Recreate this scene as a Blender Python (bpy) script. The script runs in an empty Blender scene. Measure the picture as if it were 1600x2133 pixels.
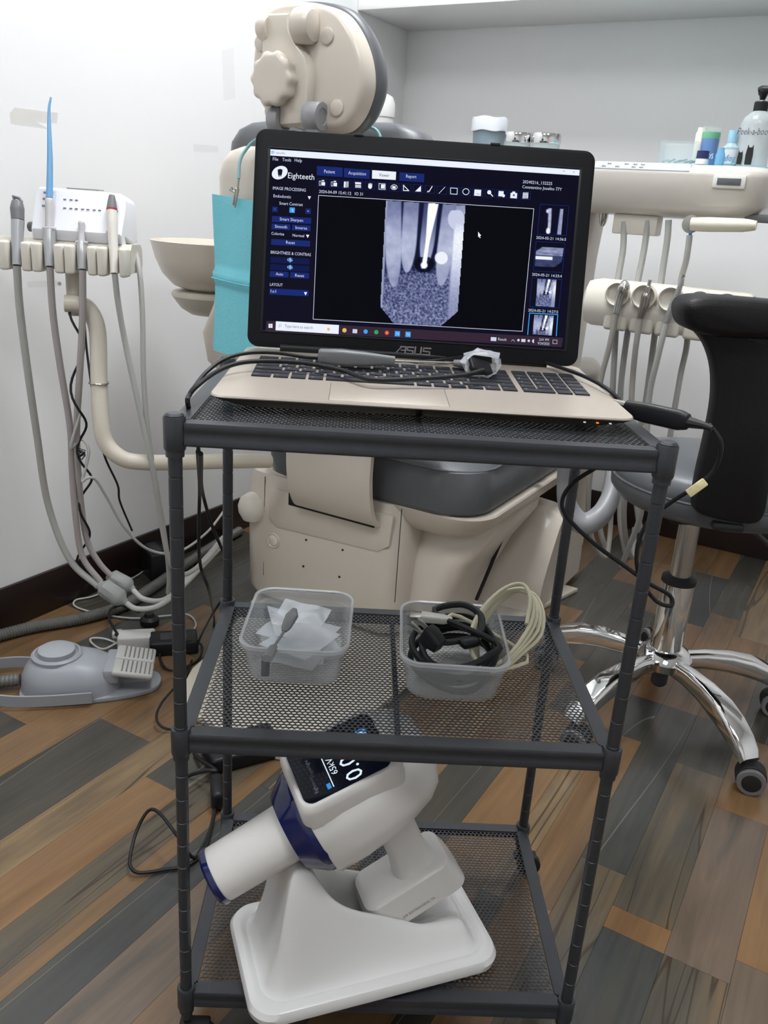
import bpy, bmesh, math, random
import numpy as np
from mathutils import Vector, Matrix, Euler, noise as mnoise

random.seed(7)
scene = bpy.context.scene
COL = scene.collection

# ------------------------------------------------------------------ camera
CAM_LOC = Vector((-0.0563904, -0.7126563, 0.9209797))
CAM_EUL = Euler((1.2256993, -0.0634860, -0.0146644), 'XYZ')
FPX = 1759.82
cam_data = bpy.data.cameras.new('camera')
cam_data.sensor_fit = 'VERTICAL'
cam_data.sensor_height = 24.0
cam_data.lens = 24.0 * FPX / 2133.0
cam_data.clip_start = 0.02
cam = bpy.data.objects.new('camera', cam_data)
cam.location = CAM_LOC
cam.rotation_euler = CAM_EUL
COL.objects.link(cam)
scene.camera = cam

# ------------------------------------------------------------------ world, exposure
world = bpy.data.worlds.new('world')
scene.world = world
world.use_nodes = True
bg = world.node_tree.nodes['Background']
bg.inputs[0].default_value = (1.0, 0.99, 0.97, 1)
bg.inputs[1].default_value = 0.30
scene.view_settings.view_transform = 'Standard'
scene.view_settings.look = 'None'
scene.view_settings.gamma = 1.0
scene.view_settings.use_curve_mapping = False
scene.view_settings.exposure = 0.0
scene.cycles.use_adaptive_sampling = True
scene.cycles.adaptive_threshold = 0.04
scene.cycles.max_bounces = 6
scene.cycles.diffuse_bounces = 3
scene.cycles.glossy_bounces = 3
scene.cycles.transmission_bounces = 3
scene.cycles.transparent_max_bounces = 12
LAMP_POWER = (35.0, 15.0, 15.0)        # emission strength of the three ceiling panels

# ------------------------------------------------------------------ frames
TH = math.radians(31.5)                      # the room is turned against the cart
ROOM = Matrix.Rotation(-TH, 4, 'Z')
IDM = Matrix.Identity(4)
WALL_P, WALL_Q, CEIL_Z = -1.19, 2.0, 2.6
FAR_P, FAR_Q = 2.3, -2.3
_R = CAM_EUL.to_matrix()
def ray(u, v): return _R @ Vector(((u - 800) / FPX, -(v - 1066.5) / FPX, -1.0))
def Zp(u, v, z):
    d = ray(u, v); return CAM_LOC + d * ((z - CAM_LOC.z) / d.z)
def Dp(u, v, d): return CAM_LOC + ray(u, v) * d
def plane(u, v, o, n):
    d = ray(u, v); return CAM_LOC + d * ((o - CAM_LOC).dot(n) / d.dot(n))
QN = ROOM.to_3x3() @ Vector((0, 1, 0)); PN = ROOM.to_3x3() @ Vector((1, 0, 0))
def Qp(u, v, q): return plane(u, v, QN * q, QN)          # world point on room plane q
def Pp(u, v, p): return plane(u, v, PN * p, PN)
RI = ROOM.inverted()
def rq(u, v, q): return RI @ Qp(u, v, q)                 # the same in room coordinates

# ------------------------------------------------------------------ materials
def lin(c):
    o = []
    for a in c[:3]:
        a = a / 255.0
        o.append(a / 12.92 if a <= 0.04045 else ((a + 0.055) / 1.055) ** 2.4)
    return (o[0], o[1], o[2], 1.0)
MATS = {}
def mat(name, col, rough=0.5, metal=0.0, vary=0.06, scale=30.0, bump=0.0, bscale=200.0, alpha=1.0,
        emit=None, estr=1.0, coat=0.0, spec=0.5, trans=0.0):
    if name in MATS: return MATS[name]
    m = bpy.data.materials.new(name); m.use_nodes = True
    nt = m.node_tree; N = nt.nodes; L = nt.links
    b = N['Principled BSDF']
    b.inputs['Roughness'].default_value = rough
    b.inputs['Metallic'].default_value = metal
    b.inputs['Alpha'].default_value = alpha
    b.inputs['Coat Weight'].default_value = coat
    b.inputs['Specular IOR Level'].default_value = spec
    b.inputs['Transmission Weight'].default_value = trans
    tc = N.new('ShaderNodeTexCoord')
    nz = N.new('ShaderNodeTexNoise'); nz.inputs['Scale'].default_value = scale; nz.inputs['Detail'].default_value = 3
    L.new(tc.outputs['Object'], nz.inputs['Vector'])
    mx = N.new('ShaderNodeMix'); mx.data_type = 'RGBA'
    c = lin(col)
    mx.inputs[6].default_value = tuple(max(0, a * (1 - vary)) for a in c[:3]) + (1,)
    mx.inputs[7].default_value = tuple(min(1, a * (1 + vary)) for a in c[:3]) + (1,)
    L.new(nz.outputs['Fac'], mx.inputs[0]); L.new(mx.outputs[2], b.inputs['Base Color'])
    if bump > 0:
        n2 = N.new('ShaderNodeTexNoise'); n2.inputs['Scale'].default_value = bscale; n2.inputs['Detail'].default_value = 2
        L.new(tc.outputs['Object'], n2.inputs['Vector'])
        bp = N.new('ShaderNodeBump'); bp.inputs['Strength'].default_value = bump; bp.inputs['Distance'].default_value = 0.002
        L.new(n2.outputs['Fac'], bp.inputs['Height']); L.new(bp.outputs[0], b.inputs['Normal'])
    if emit is not None:
        b.inputs['Emission Color'].default_value = lin(emit); b.inputs['Emission Strength'].default_value = estr
    MATS[name] = m
    return m
def glow(name, col, s=1.0):
    """a lit pixel colour of a screen"""
    if name in MATS: return MATS[name]
    return mat(name, (4, 4, 6), 0.3, emit=col, estr=s, spec=0.05, vary=0.0)

# ------------------------------------------------------------------ geometry builder (world coordinates)
WM = {}
def rrect(w, h, r, n=5):
    r = min(r, w / 2 - 1e-5, h / 2 - 1e-5); o = []
    for cx, cy, a0 in ((w/2-r, h/2-r, 0), (-w/2+r, h/2-r, 90), (-w/2+r, -h/2+r, 180), (w/2-r, -h/2+r, 270)):
        for i in range(n + 1):
            a = math.radians(a0 + 90.0 * i / n); o.append((cx + r * math.cos(a), cy + r * math.sin(a)))
    return o
def spline(pts, n=8, closed=False):
    P = [Vector(p) for p in pts]; o = []
    m = len(P)
    rng = range(m) if closed else range(m - 1)
    for i in rng:
        if closed: a, b, c, d = P[(i-1) % m], P[i], P[(i+1) % m], P[(i+2) % m]
        else:
            b, c = P[i], P[i+1]
            a = P[i-1] if i > 0 else b * 2 - c
            d = P[i+2] if i + 2 < m else c * 2 - b
        for k in range(n):
            t = k / n
            o.append(0.5 * ((2*b) + (c-a)*t + (2*a-5*b+4*c-d)*t*t + (3*b-a-3*c+d)*t*t*t))
    if not closed: o.append(P[-1])
    return o
def frame_z(axis, hint=(0, 0, 1)):
    z = Vector(axis).normalized(); h = Vector(hint)
    if abs(z.dot(h)) > 0.98: h = Vector((1, 0, 0))
    x = h.cross(z).normalized(); y = z.cross(x)
    return Matrix((x, y, z)).transposed().to_4x4()
class G:
    def __init__(s, M=None):
        s.V = []; s.F = []; s.M = M or IDM
    def add(s, verts, faces, M=None):
        T = s.M @ M if M is not None else s.M
        b = len(s.V)
        s.V += [T @ Vector(v) for v in verts]
        s.F += [tuple(i + b for i in f) for f in faces]
        return s
    def bm(s, bm, M=None):
        bm.verts.ensure_lookup_table(); bm.verts.index_update()
        s.add([v.co.copy() for v in bm.verts], [[v.index for v in f.verts] for f in bm.faces], M); bm.free(); return s
    def box(s, c, d, r=0.0, seg=2, M=None):
        bm = bmesh.new(); bmesh.ops.create_cube(bm, size=1)
        for v in bm.verts: v.co = Vector((v.co.x*d[0], v.co.y*d[1], v.co.z*d[2]))
        if r > 0: bmesh.ops.bevel(bm, geom=bm.edges[:], offset=min(r, min(d)*0.49), segments=seg, profile=0.5, affect='EDGES')
        T = Matrix.Translation(Vector(c))
        return s.bm(bm, T if M is None else M @ T)
    def rings(s, R, cap0=True, cap1=True, closed=True, M=None):
        n = len(R[0]); V = [p for r in R for p in r]; F = []
        for i in range(len(R) - 1):
            for j in range(n if closed else n - 1):
                k = (j + 1) % n
                F.append((i*n+j, i*n+k, (i+1)*n+k, (i+1)*n+j))
        if cap0: F.append(tuple(range(n))[::-1])
        if cap1: F.append(tuple((len(R)-1)*n + j for j in range(n)))
        return s.add(V, F, M)
    def tube(s, pts, r, n=10, cap=True, closed=False, flat=1.0):
        P = [Vector(p) for p in pts]; m = len(P)
        rad = r if isinstance(r, (list, tuple)) else [r] * m
        if len(rad) != m: rad = [np.interp(i/(m-1), np.linspace(0, 1, len(rad)), rad) for i in range(m)]
        T = []
        for i in range(m):
            a = P[i-1] if (i > 0 or closed) else P[i]; b = P[(i+1) % m] if (i < m-1 or closed) else P[i]
            t = (b - a); T.append(t.normalized() if t.length > 1e-9 else Vector((0, 0, 1)))
        h = Vector((0, 0, 1)) if abs(T[0].z) < 0.9 else Vector((1, 0, 0))
        x = h.cross(T[0]).normalized(); R = []
        for i in range(m):
            x = x - T[i] * x.dot(T[i])
            if x.length < 1e-6: x = T[i].orthogonal()
            x.normalize(); y = T[i].cross(x)
            R.append([P[i] + (x*math.cos(2*math.pi*k/n)*rad[i] + y*math.sin(2*math.pi*k/n)*rad[i]*flat) for k in range(n)])
        if closed: R.append(R[0]); cap = False
        return s.rings(R, cap, cap)
    def lathe(s, prof, o=(0, 0, 0), axis=(0, 0, 1), n=24, cap0=True, cap1=True):
        F = Matrix.Translation(Vector(o)) @ frame_z(axis)
        R = [[(r*math.cos(2*math.pi*k/n), r*math.sin(2*math.pi*k/n), h) for k in range(n)] for r, h in prof]
        return s.rings(R, cap0, cap1, True, F)
    def rloft(s, secs, n=5, M=None):
        """sections (z, w, d, r, cx, cy): rounded rectangles stacked along z"""
        R = [[(x + c[4], y + c[5], c[0]) for x, y in rrect(c[1], c[2], c[3], n)] for c in secs]
        return s.rings(R, M=M)
    def prism(s, poly, h, M=None, bev=0.0):
        """polygon in xy extruded along z from 0 to h, with optional edge bevel"""
        if bev > 0:
            cx = sum(p[0] for p in poly)/len(poly); cy = sum(p[1] for p in poly)/len(poly)
            def ins(b):
                o = []; n = len(poly)
                for i in range(n):
                    p0 = Vector(poly[i-1][:2]); p1 = Vector(poly[i][:2]); p2 = Vector(poly[(i+1) % n][:2])
                    e1 = (p1-p0); e2 = (p2-p1)
                    n1 = Vector((-e1.y, e1.x)); n2 = Vector((-e2.y, e2.x))
                    nn = (n1.normalized() if n1.length > 0 else n1) + (n2.normalized() if n2.length > 0 else n2)
                    if nn.length > 0: nn.normalize()
                    o.append((p1.x + nn.x*b, p1.y + nn.y*b))
                return o
            area = sum(poly[i-1][0]*poly[i][1]-poly[i][0]*poly[i-1][1] for i in range(len(poly)))
            sg = 1 if area > 0 else -1
            R = []
            for f, hh in ((1, 0), (0.3, 0.3), (0, 1)): R.append([(x, y, hh*bev) for x, y in ins(sg*bev*f)])
            for f, hh in ((0, 1), (0.3, 0.3), (1, 0)): R.append([(x, y, h - hh*bev) for x, y in ins(sg*bev*f)])
            return s.rings(R, M=M)
        n = len(poly)
        return s.rings([[(p[0], p[1], 0) for p in poly], [(p[0], p[1], h) for p in poly]], M=M)
    def sheet(s, grid, t):
        """a grid of points (rows of Vectors) given a thickness t"""
        r = len(grid); c = len(grid[0]); V = []; F = []
        def nrm(i, j):
            a = grid[min(i+1, r-1)][j] - grid[max(i-1, 0)][j]; b = grid[i][min(j+1, c-1)] - grid[i][max(j-1, 0)]
            n = a.cross(b); return n.normalized() if n.length > 0 else Vector((0, 0, 1))
        for sg in (0.5, -0.5):
            for i in range(r):
                for j in range(c): V.append(grid[i][j] + nrm(i, j) * t * sg)
        o = r * c
        for i in range(r-1):
            for j in range(c-1):
                a = i*c+j; F.append((a, a+1, a+c+1, a+c)); F.append((o+a, o+a+c, o+a+c+1, o+a+1))
        edge = [i for i in range(c)] + [i*c + c-1 for i in range(1, r)] + [(r-1)*c + j for j in range(c-2, -1, -1)] + [i*c for i in range(r-2, 0, -1)]
        for k in range(len(edge)):
            a, b = edge[k], edge[(k+1) % len(edge)]; F.append((b, a, o+a, o+b))
        return s.add(V, F)
    def build(s, name, m, parent=None, smooth=35, loc=None):
        if parent is not None: W = WM[parent.name]
        else:
            if loc is None:
                a = np.array([v[:] for v in s.V]); lo = a.min(0); hi = a.max(0)
                loc = ((lo[0]+hi[0])/2, (lo[1]+hi[1])/2, lo[2])
            W = Matrix.Translation(Vector(loc))
        I = W.inverted()
        me = bpy.data.meshes.new(name)
        me.from_pydata([(I @ v)[:] for v in s.V], [], s.F)
        bm = bmesh.new(); bm.from_mesh(me); bmesh.ops.recalc_face_normals(bm, faces=bm.faces[:]); bm.to_mesh(me); bm.free()
        if smooth:
            me.polygons.foreach_set('use_smooth', [True]*len(me.polygons)); me.set_sharp_from_angle(angle=math.radians(smooth))
        if m: me.materials.append(m)
        return link(name, me, parent, W)
def link(name, data, parent, W):
    o = bpy.data.objects.new(name, data); COL.objects.link(o)
    if parent is not None:
        o.parent = parent; WM[o.name] = WM[parent.name].copy()
    else:
        o.matrix_world = W; WM[o.name] = W.copy()
    return o
def tag(o, label=None, cat=None, group=None, kind=None):
    if label: o['label'] = label
    if cat: o['category'] = cat
    if group: o['group'] = group
    if kind: o['kind'] = kind
    return o
def thing(name, label, cat, loc, rotz=0.0, group=None):
    o = bpy.data.objects.new(name, None); COL.objects.link(o)
    o.empty_display_size = 0.05
    W = Matrix.Translation(Vector(loc)) @ Matrix.Rotation(rotz, 4, 'Z')
    o.matrix_world = W; WM[o.name] = W
    return tag(o, label, cat, group)
def room_thing(name, label, cat, p, q, z=0.0, group=None):
    return thing(name, label, cat, ROOM @ Vector((p, q, z)), -TH, group)
def cable(name, pts, r, m, parent=None, n=8, k=8):
    return G().tube(spline(pts, k), r, n).build(name, m, parent)
def text_mesh(txt, shear=0.0):
    cu = bpy.data.curves.new('t', 'FONT'); cu.body = txt; cu.size = 1.0; cu.shear = shear; cu.resolution_u = 2
    o = bpy.data.objects.new('t', cu); COL.objects.link(o)
    dg = bpy.context.evaluated_depsgraph_get(); dg.update()
    me = bpy.data.meshes.new_from_object(o.evaluated_get(dg))
    V = [tuple(v.co) for v in me.vertices]; F = [tuple(p.vertices) for p in me.polygons]
    bpy.data.objects.remove(o); bpy.data.curves.remove(cu); bpy.data.meshes.remove(me)
    return V, F
def put_text(g, txt, o, x, y, width=None, height=None, lift=None, center=False, shear=0.0):
    """flat lettering: o = baseline start, x / y = unit vectors, width / cap height in metres"""
    V, F = text_mesh(txt, shear)
    if not V: return
    x0 = min(v[0] for v in V); x1 = max(v[0] for v in V)
    sy = (height or 0.01) / 0.70
    sx = width / (x1 - x0) if width else sy
    off = -(x1-x0)/2 if center else 0
    lift = lift or Vector((0, 0, 0))
    g.add([o + x * ((v[0] - x0 + off) * sx) + y * (v[1] * sy) + lift for v in V], F)

# ================================================================== ROOM SHELL
def wood(name, ca, cb, cc, stripe=0.5, crack=0.0, vein=0.0):
    m = bpy.data.materials.new(name); m.use_nodes = True
    nt = m.node_tree; N = nt.nodes; L = nt.links; b = N['Principled BSDF']
    geo = N.new('ShaderNodeNewGeometry'); oi = N.new('ShaderNodeObjectInfo')
    mp = N.new('ShaderNodeMapping'); mp.inputs['Rotation'].default_value = (0, 0, TH)
    L.new(geo.outputs['Position'], mp.inputs['Vector'])
    ad = N.new('ShaderNodeVectorMath'); ad.operation = 'MULTIPLY_ADD'
    cmb = N.new('ShaderNodeCombineXYZ')
    for i in range(3): L.new(oi.outputs['Random'], cmb.inputs[i])
    L.new(cmb.outputs[0], ad.inputs[0]); ad.inputs[1].default_value = (7.3, 11.1, 5.0); L.new(mp.outputs[0], ad.inputs[2])
    def nz(scale, det, sx, sy, dist=0.0):
        m2 = N.new('ShaderNodeMapping'); m2.inputs['Scale'].default_value = (sx, sy, 1)
        L.new(ad.outputs[0], m2.inputs['Vector'])
        n = N.new('ShaderNodeTexNoise'); n.inputs['Scale'].default_value = scale; n.inputs['Detail'].default_value = det
        n.inputs['Distortion'].default_value = dist
        L.new(m2.outputs[0], n.inputs['Vector']); return n.outputs['Fac']
    def ramp(fac, stops):
        r = N.new('ShaderNodeValToRGB'); e = r.color_ramp.elements
        while len(e) < len(stops): e.new(0.5)
        for k, (p, c) in enumerate(stops): e[k].position = p; e[k].color = c
        L.new(fac, r.inputs[0]); return r.outputs[0]
    def mix(fac, a, c, mode='MIX'):
        x = N.new('ShaderNodeMix'); x.data_type = 'RGBA'; x.blend_type = mode
        if hasattr(fac, 'default_value') or hasattr(fac, 'links'): L.new(fac, x.inputs[0])
        else: x.inputs[0].default_value = fac
        L.new(a, x.inputs[6])
        if isinstance(c, tuple): x.inputs[7].default_value = c
        else: L.new(c, x.inputs[7])
        return x.outputs[2]
    base = ramp(nz(1.0, 4, 16, 2.2, 0.6), [(0.30, lin(ca)), (0.52, lin(cb)), (0.72, lin(cc))])
    fine = ramp(nz(1.0, 5, 150, 5, 0.3), [(0.30, (0.66, 0.66, 0.66, 1)), (0.65, (1, 1, 1, 1))])
    col = mix(stripe, base, fine, 'MULTIPLY')
    if crack:
        ck = ramp(nz(1.0, 1, 24, 1.2, 0.15), [(0.488, (0, 0, 0, 1)), (0.496, (.8, .8, .8, 1)), (0.502, (.8, .8, .8, 1)), (0.510, (0, 0, 0, 1))])
        col = mix(ck, col, lin((52, 40, 30)))
    if vein:
        vk = ramp(nz(1.0, 0, 9, 0.9, 0.05), [(0.4975, (0, 0, 0, 1)), (0.499, (vein, vein, vein, 1)), (0.500, (vein, vein, vein, 1)), (0.5015, (0, 0, 0, 1))])
        col = mix(vk, col, lin((176, 170, 160)))
    L.new(col, b.inputs['Base Color'])
    b.inputs['Roughness'].default_value = 0.24
    b.inputs['Specular IOR Level'].default_value = 0.5
    return m
W_BROWN = wood('wood_brown', (98, 76, 52), (122, 95, 66), (104, 84, 64))
W_ORANGE = wood('wood_orange', (108, 81, 54), (130, 100, 67), (118, 92, 66), 0.4)
W_GREY = wood('wood_grey', (61, 59, 53), (77, 73, 65), (69, 66, 59), 0.5, 0, 0.3)
W_DARK = wood('wood_slate', (55, 57, 56), (67, 68, 64), (80, 75, 66), 0.45, 0, 0.3)
W_TAN = wood('wood_cracked_tan', (112, 94, 70), (130, 109, 80), (97, 83, 66), 0.5, 1.0)
W_MIX = wood('wood_grey_brown', (70, 67, 60), (92, 83, 68), (116, 94, 68), 0.5, 0.6)
W_PINK = wood('wood_faded_brown', (96, 83, 70), (110, 94, 79), (74, 71, 66), 0.4)
WOODS = {'b': W_BROWN, 'o': W_ORANGE, 'g': W_GREY, 'd': W_DARK, 't': W_TAN, 'm': W_MIX, 'p': W_PINK}

M_WALL = mat('white_wall_paint', (242, 242, 242), 0.55, vary=0.012, scale=3, bump=0.08, bscale=120)
M_CEIL = mat('ceiling_paint', (240, 240, 238), 0.7, vary=0.01)
M_BASEB = mat('dark_brown_baseboard', (34, 22, 20), 0.35, vary=0.15, scale=12)
M_GROUT = mat('floor_backing', (48, 42, 36), 0.6)

T = 0.08
def room_box(name, a, b, m, kind='structure'):
    c = [(a[i]+b[i])/2 for i in range(3)]; d = [abs(b[i]-a[i]) for i in range(3)]
    o = G(ROOM).box(c, d).build(name, m, smooth=0); tag(o, kind=kind); return o
floor = room_box('floor', (WALL_P-T, FAR_Q-T, -0.10), (FAR_P+T, WALL_Q+T, -0.004), M_GROUT)
room_box('ceiling', (WALL_P-T, FAR_Q-T, CEIL_Z), (FAR_P+T, WALL_Q+T, CEIL_Z+T), M_CEIL)
room_box('wall_left', (WALL_P-T, FAR_Q, -0.004), (WALL_P, WALL_Q, CEIL_Z), M_WALL)
room_box('wall_back', (WALL_P-T, WALL_Q, -0.004), (FAR_P+T, WALL_Q+T, CEIL_Z), M_WALL)
room_box('wall_right', (FAR_P, FAR_Q, -0.004), (FAR_P+T, WALL_Q, CEIL_Z), M_WALL)
room_box('wall_front', (WALL_P-T, FAR_Q-T, -0.004), (FAR_P+T, FAR_Q, CEIL_Z), M_WALL)
def baseboard(name, a, b):
    c = [(a[i]+b[i])/2 for i in range(3)]; d = [abs(b[i]-a[i]) for i in range(3)]
    tag(G(ROOM).box(c, d, 0.002).build(name, M_BASEB), kind='structure')
baseboard('baseboard_left', (WALL_P, FAR_Q, 0.0), (WALL_P+0.010, WALL_Q, 0.10))
baseboard('baseboard_back', (WALL_P+0.010, WALL_Q-0.010, 0.0), (FAR_P, WALL_Q, 0.10))

# floor planks: printed strips of uneven width, in rows along the left wall
ROWS = [-1.19, -1.10, -1.02, -0.935, -0.855, -0.765, -0.638, -0.574, -0.495, -0.435, -0.405, -0.34, -0.256, -0.17, -0.085,
        0.0, 0.04, 0.102, 0.172, 0.256, 0.341, 0.427, 0.512, 0.598, 0.683, 0.77, 0.855, 0.94, 1.025, 1.11]
FIX = {-0.935: [(-0.6, 0.19, 'g'), (0.19, 0.75, 'b'), (0.75, 1.25, 'g'), (1.25, 2.0, 'm')],
       -0.855: [(-0.6, 0.55, 'b'), (0.55, 1.1, 'm'), (1.1, 2.0, 'g')],
       -0.765: [(-0.6, 0.28, 'g'), (0.28, 0.62, 'b'), (0.62, 1.2, 'd'), (1.2, 2.0, 'b')],
       -0.638: [(-0.6, 0.72, 't'), (0.72, 1.4, 'g'), (1.4, 2.0, 'b')],
       -0.574: [(-0.6, 0.207, 'o'), (0.207, 0.62, 'g'), (0.62, 1.3, 'b'), (1.3, 2.0, 'g')],
       -0.495: [(-0.6, 0.42, 'm'), (0.42, 1.0, 'b'), (1.0, 2.0, 'm')],
       -0.435: [(-0.8, 0.42, 'b'), (0.42, 0.95, 'm'), (0.95, 2.0, 't')],
       -0.405: [(-0.8, 0.3, 'd'), (0.3, 0.95, 'g'), (0.95, 2.0, 'd')],
       -0.34: [(-0.8, 0.3, 'p'), (0.3, 0.86, 'o'), (0.86, 1.3, 'g'), (1.3, 2.0, 'b')],
       -0.256: [(-0.8, 0.22, 'b'), (0.22, 0.75, 't'), (0.75, 1.3, 'b'), (1.3, 2.0, 'g')],
       -0.17: [(-0.8, 0.1, 'g'), (0.1, 0.62, 'd'), (0.62, 1.05, 'b'), (1.05, 1.55, 'g'), (1.55, 2.0, 'o')],
       -0.085: [(-0.8, 0.35, 'b'), (0.35, 0.82, 'o'), (0.82, 1.40, 'g'), (1.40, 1.76, 'o'), (1.76, 2.0, 'b')],
       0.0: [(-0.8, 0.3, 'g'), (0.3, 0.815, 't'), (0.815, 1.1, 'b'), (1.1, 1.40, 'g'), (1.40, 1.76, 'g'), (1.76, 2.0, 'b')],
       0.04: [(-0.8, 0.32, 'o'), (0.32, 0.815, 'b'), (0.815, 0.975, 'd'), (0.975, 1.40, 'o'), (1.40, 1.76, 'd'), (1.76, 2.0, 'o')],
       0.102: [(-0.8, 0.45, 'm'), (0.45, 0.975, 'd'), (0.975, 1.5, 'b'), (1.5, 1.76, 'g'), (1.76, 2.0, 'g')],
       0.172: [(-0.8, 0.335, 'd'), (0.335, 0.381, 'o'), (0.381, 0.79, 'm'), (0.79, 0.975, 'g'), (0.975, 1.4, 'b'), (1.4, 2.0, 't')],
       0.256: [(-0.8, 0.335, 'm'), (0.335, 0.70, 'p'), (0.70, 0.95, 'o'), (0.95, 1.5, 'g'), (1.5, 2.0, 'b')],
       0.341: [(-0.8, 0.381, 'p'), (0.381, 0.95, 'o'), (0.95, 1.6, 'd'), (1.6, 2.0, 'm')]}
UNIT = {}
def unit_plank(k):
    if k not in UNIT:
        bmx = bmesh.new(); bmesh.ops.create_cube(bmx, size=1)
        me = bpy.data.meshes.new('plank'); bmx.to_mesh(me); bmx.free(); me.materials.append(WOODS[k]); UNIT[k] = me
    return UNIT[k]
WM[floor.name] = floor.matrix_world.copy()
FI = floor.matrix_world.inverted()
rnd = random.Random(3)
def plank(p0, p1, q0, q1, k):
    g = 0.0002
    o = bpy.data.objects.new('plank', unit_plank(k)); COL.objects.link(o); o.parent = floor
    o.matrix_local = FI @ ROOM @ Matrix.Translation(((p0+p1)/2, (q0+q1)/2, -0.002)) @ Matrix.Diagonal((p1-p0-2*g, q1-q0-2*g, 0.004, 1))
for i in range(len(ROWS)-1):
    p0, p1 = ROWS[i], ROWS[i+1]
    if p0 in FIX: segs = FIX[p0]
    else:
        segs = []; q = -0.7 + rnd.uniform(-.2, .2)
        while q < 2.0:
            l = rnd.uniform(0.35, 0.8); e = min(2.0, q + l)
            if 2.0 - e < 0.12: e = 2.0
            segs.append((q, e, rnd.choice('bggodtmbgp'))); q = e
    for a, b, k in segs: plank(p0, p1, a, min(b, 2.0), k)
# planks behind and beside the camera, only seen in reflections
for i, p0 in enumerate(np.arange(-1.19, 1.1, 0.254)):
    plank(p0, min(p0+0.254, 1.11), FAR_Q, -0.8 if i % 2 else -0.8, 'bgm'[i % 3])
for i, q0 in enumerate((FAR_Q, -0.87, 0.56)):
    plank(1.11, FAR_P, q0, q0 + 1.43, 'gbm'[i])

# ceiling lamps (the only light in the room)
M_LAMPF = mat('lamp_frame', (225, 225, 225), 0.4)
for k, (p, q, lab) in enumerate(((-0.40, 0.85, 'square white ceiling lamp panel above the dental chair'),
                                 (0.75, -0.45, 'square white ceiling lamp panel near the right wall'),
                                 (-0.45, -1.0, 'square white ceiling lamp panel behind the cart'))):
    t = room_thing('ceiling_lamp', lab, 'lamp', p, q, CEIL_Z - 0.03, group='ceiling lamps')
    g = G(ROOM)
    for a, b, c, d in ((0, .31, .64, .02), (0, -.31, .64, .02), (.31, 0, .02, .6), (-.31, 0, .02, .6)):
        g.box((p+a, q+b, CEIL_Z-0.015), (c, d, 0.029))
    g.build('lamp_frame', M_LAMPF, t)
    G(ROOM).box((p, q, CEIL_Z-0.012), (0.60, 0.60, 0.014)).build('lamp_diffuser', mat('lamp_diffuser_%s' % 'abc'[k], (255, 255, 255), 0.5, emit=(248, 250, 253), estr=LAMP_POWER[k], vary=0), t)

# the shelf board high on the back wall
G(ROOM).box(((WALL_P+1.2)/2, 1.85, 1.4665), (1.2-WALL_P-0.002, 0.298, 0.027), 0.002).build('wall_shelf', mat('white_laminate', (236, 236, 234), 0.3, vary=0.01))
tag(bpy.data.objects['wall_shelf'], 'long white shelf board fixed high on the back wall', 'shelf')
G(ROOM).rloft([(1.481, .19, .2, .01, -1.03, 1.83), (1.60, .20, .21, .012, -1.03, 1.83), (1.602, .215, .225, .012, -1.03, 1.83), (1.615, .215, .225, .012, -1.03, 1.83)]).build('storage_box', mat('teal_plastic', (110, 190, 190), 0.35))
tag(bpy.data.objects['storage_box'], 'teal storage box standing on the high wall shelf', 'box')

# tape residue on the left wall
M_TAPE = mat('old_tape', (232, 228, 220), 0.5, alpha=0.18, vary=0.2, scale=60, bump=0.4, bscale=90)
M_SMUDGE = mat('grey_smudge', (150, 150, 148), 0.7, alpha=0.035, vary=0.4, scale=120)
for poly, m, lab in (([(20, 236), (30, 224), (120, 235), (118, 256), (75, 254), (100, 268), (22, 257)], M_TAPE, 'yellowed strip of old tape on the left wall beside the blue straw'),
                     ([(402, 300), (452, 304), (455, 318), (404, 316)], M_SMUDGE, 'faint grey tape mark on the left wall beside the dental chair back'),
                     ([(56, 587), (118, 584), (120, 597), (58, 599)], M_SMUDGE, 'faint tape mark on the left wall under the instrument tray'),
                     ([(462, 105), (486, 100), (490, 205), (466, 210)], mat('pale_smudge', (205, 204, 200), .7, alpha=.035), 'pale vertical tape mark on the wall left of the headrest')):
    P = [RI @ Pp(u, v, WALL_P) for u, v in poly]
    g = G(ROOM); g.rings([[(WALL_P+0.0001, a.y, a.z) for a in P], [(WALL_P+0.0007, a.y, a.z) for a in P]])
    tag(g.build('tape_strip', m, smooth=0), lab, 'tape', 'tape marks on the left wall')

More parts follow.
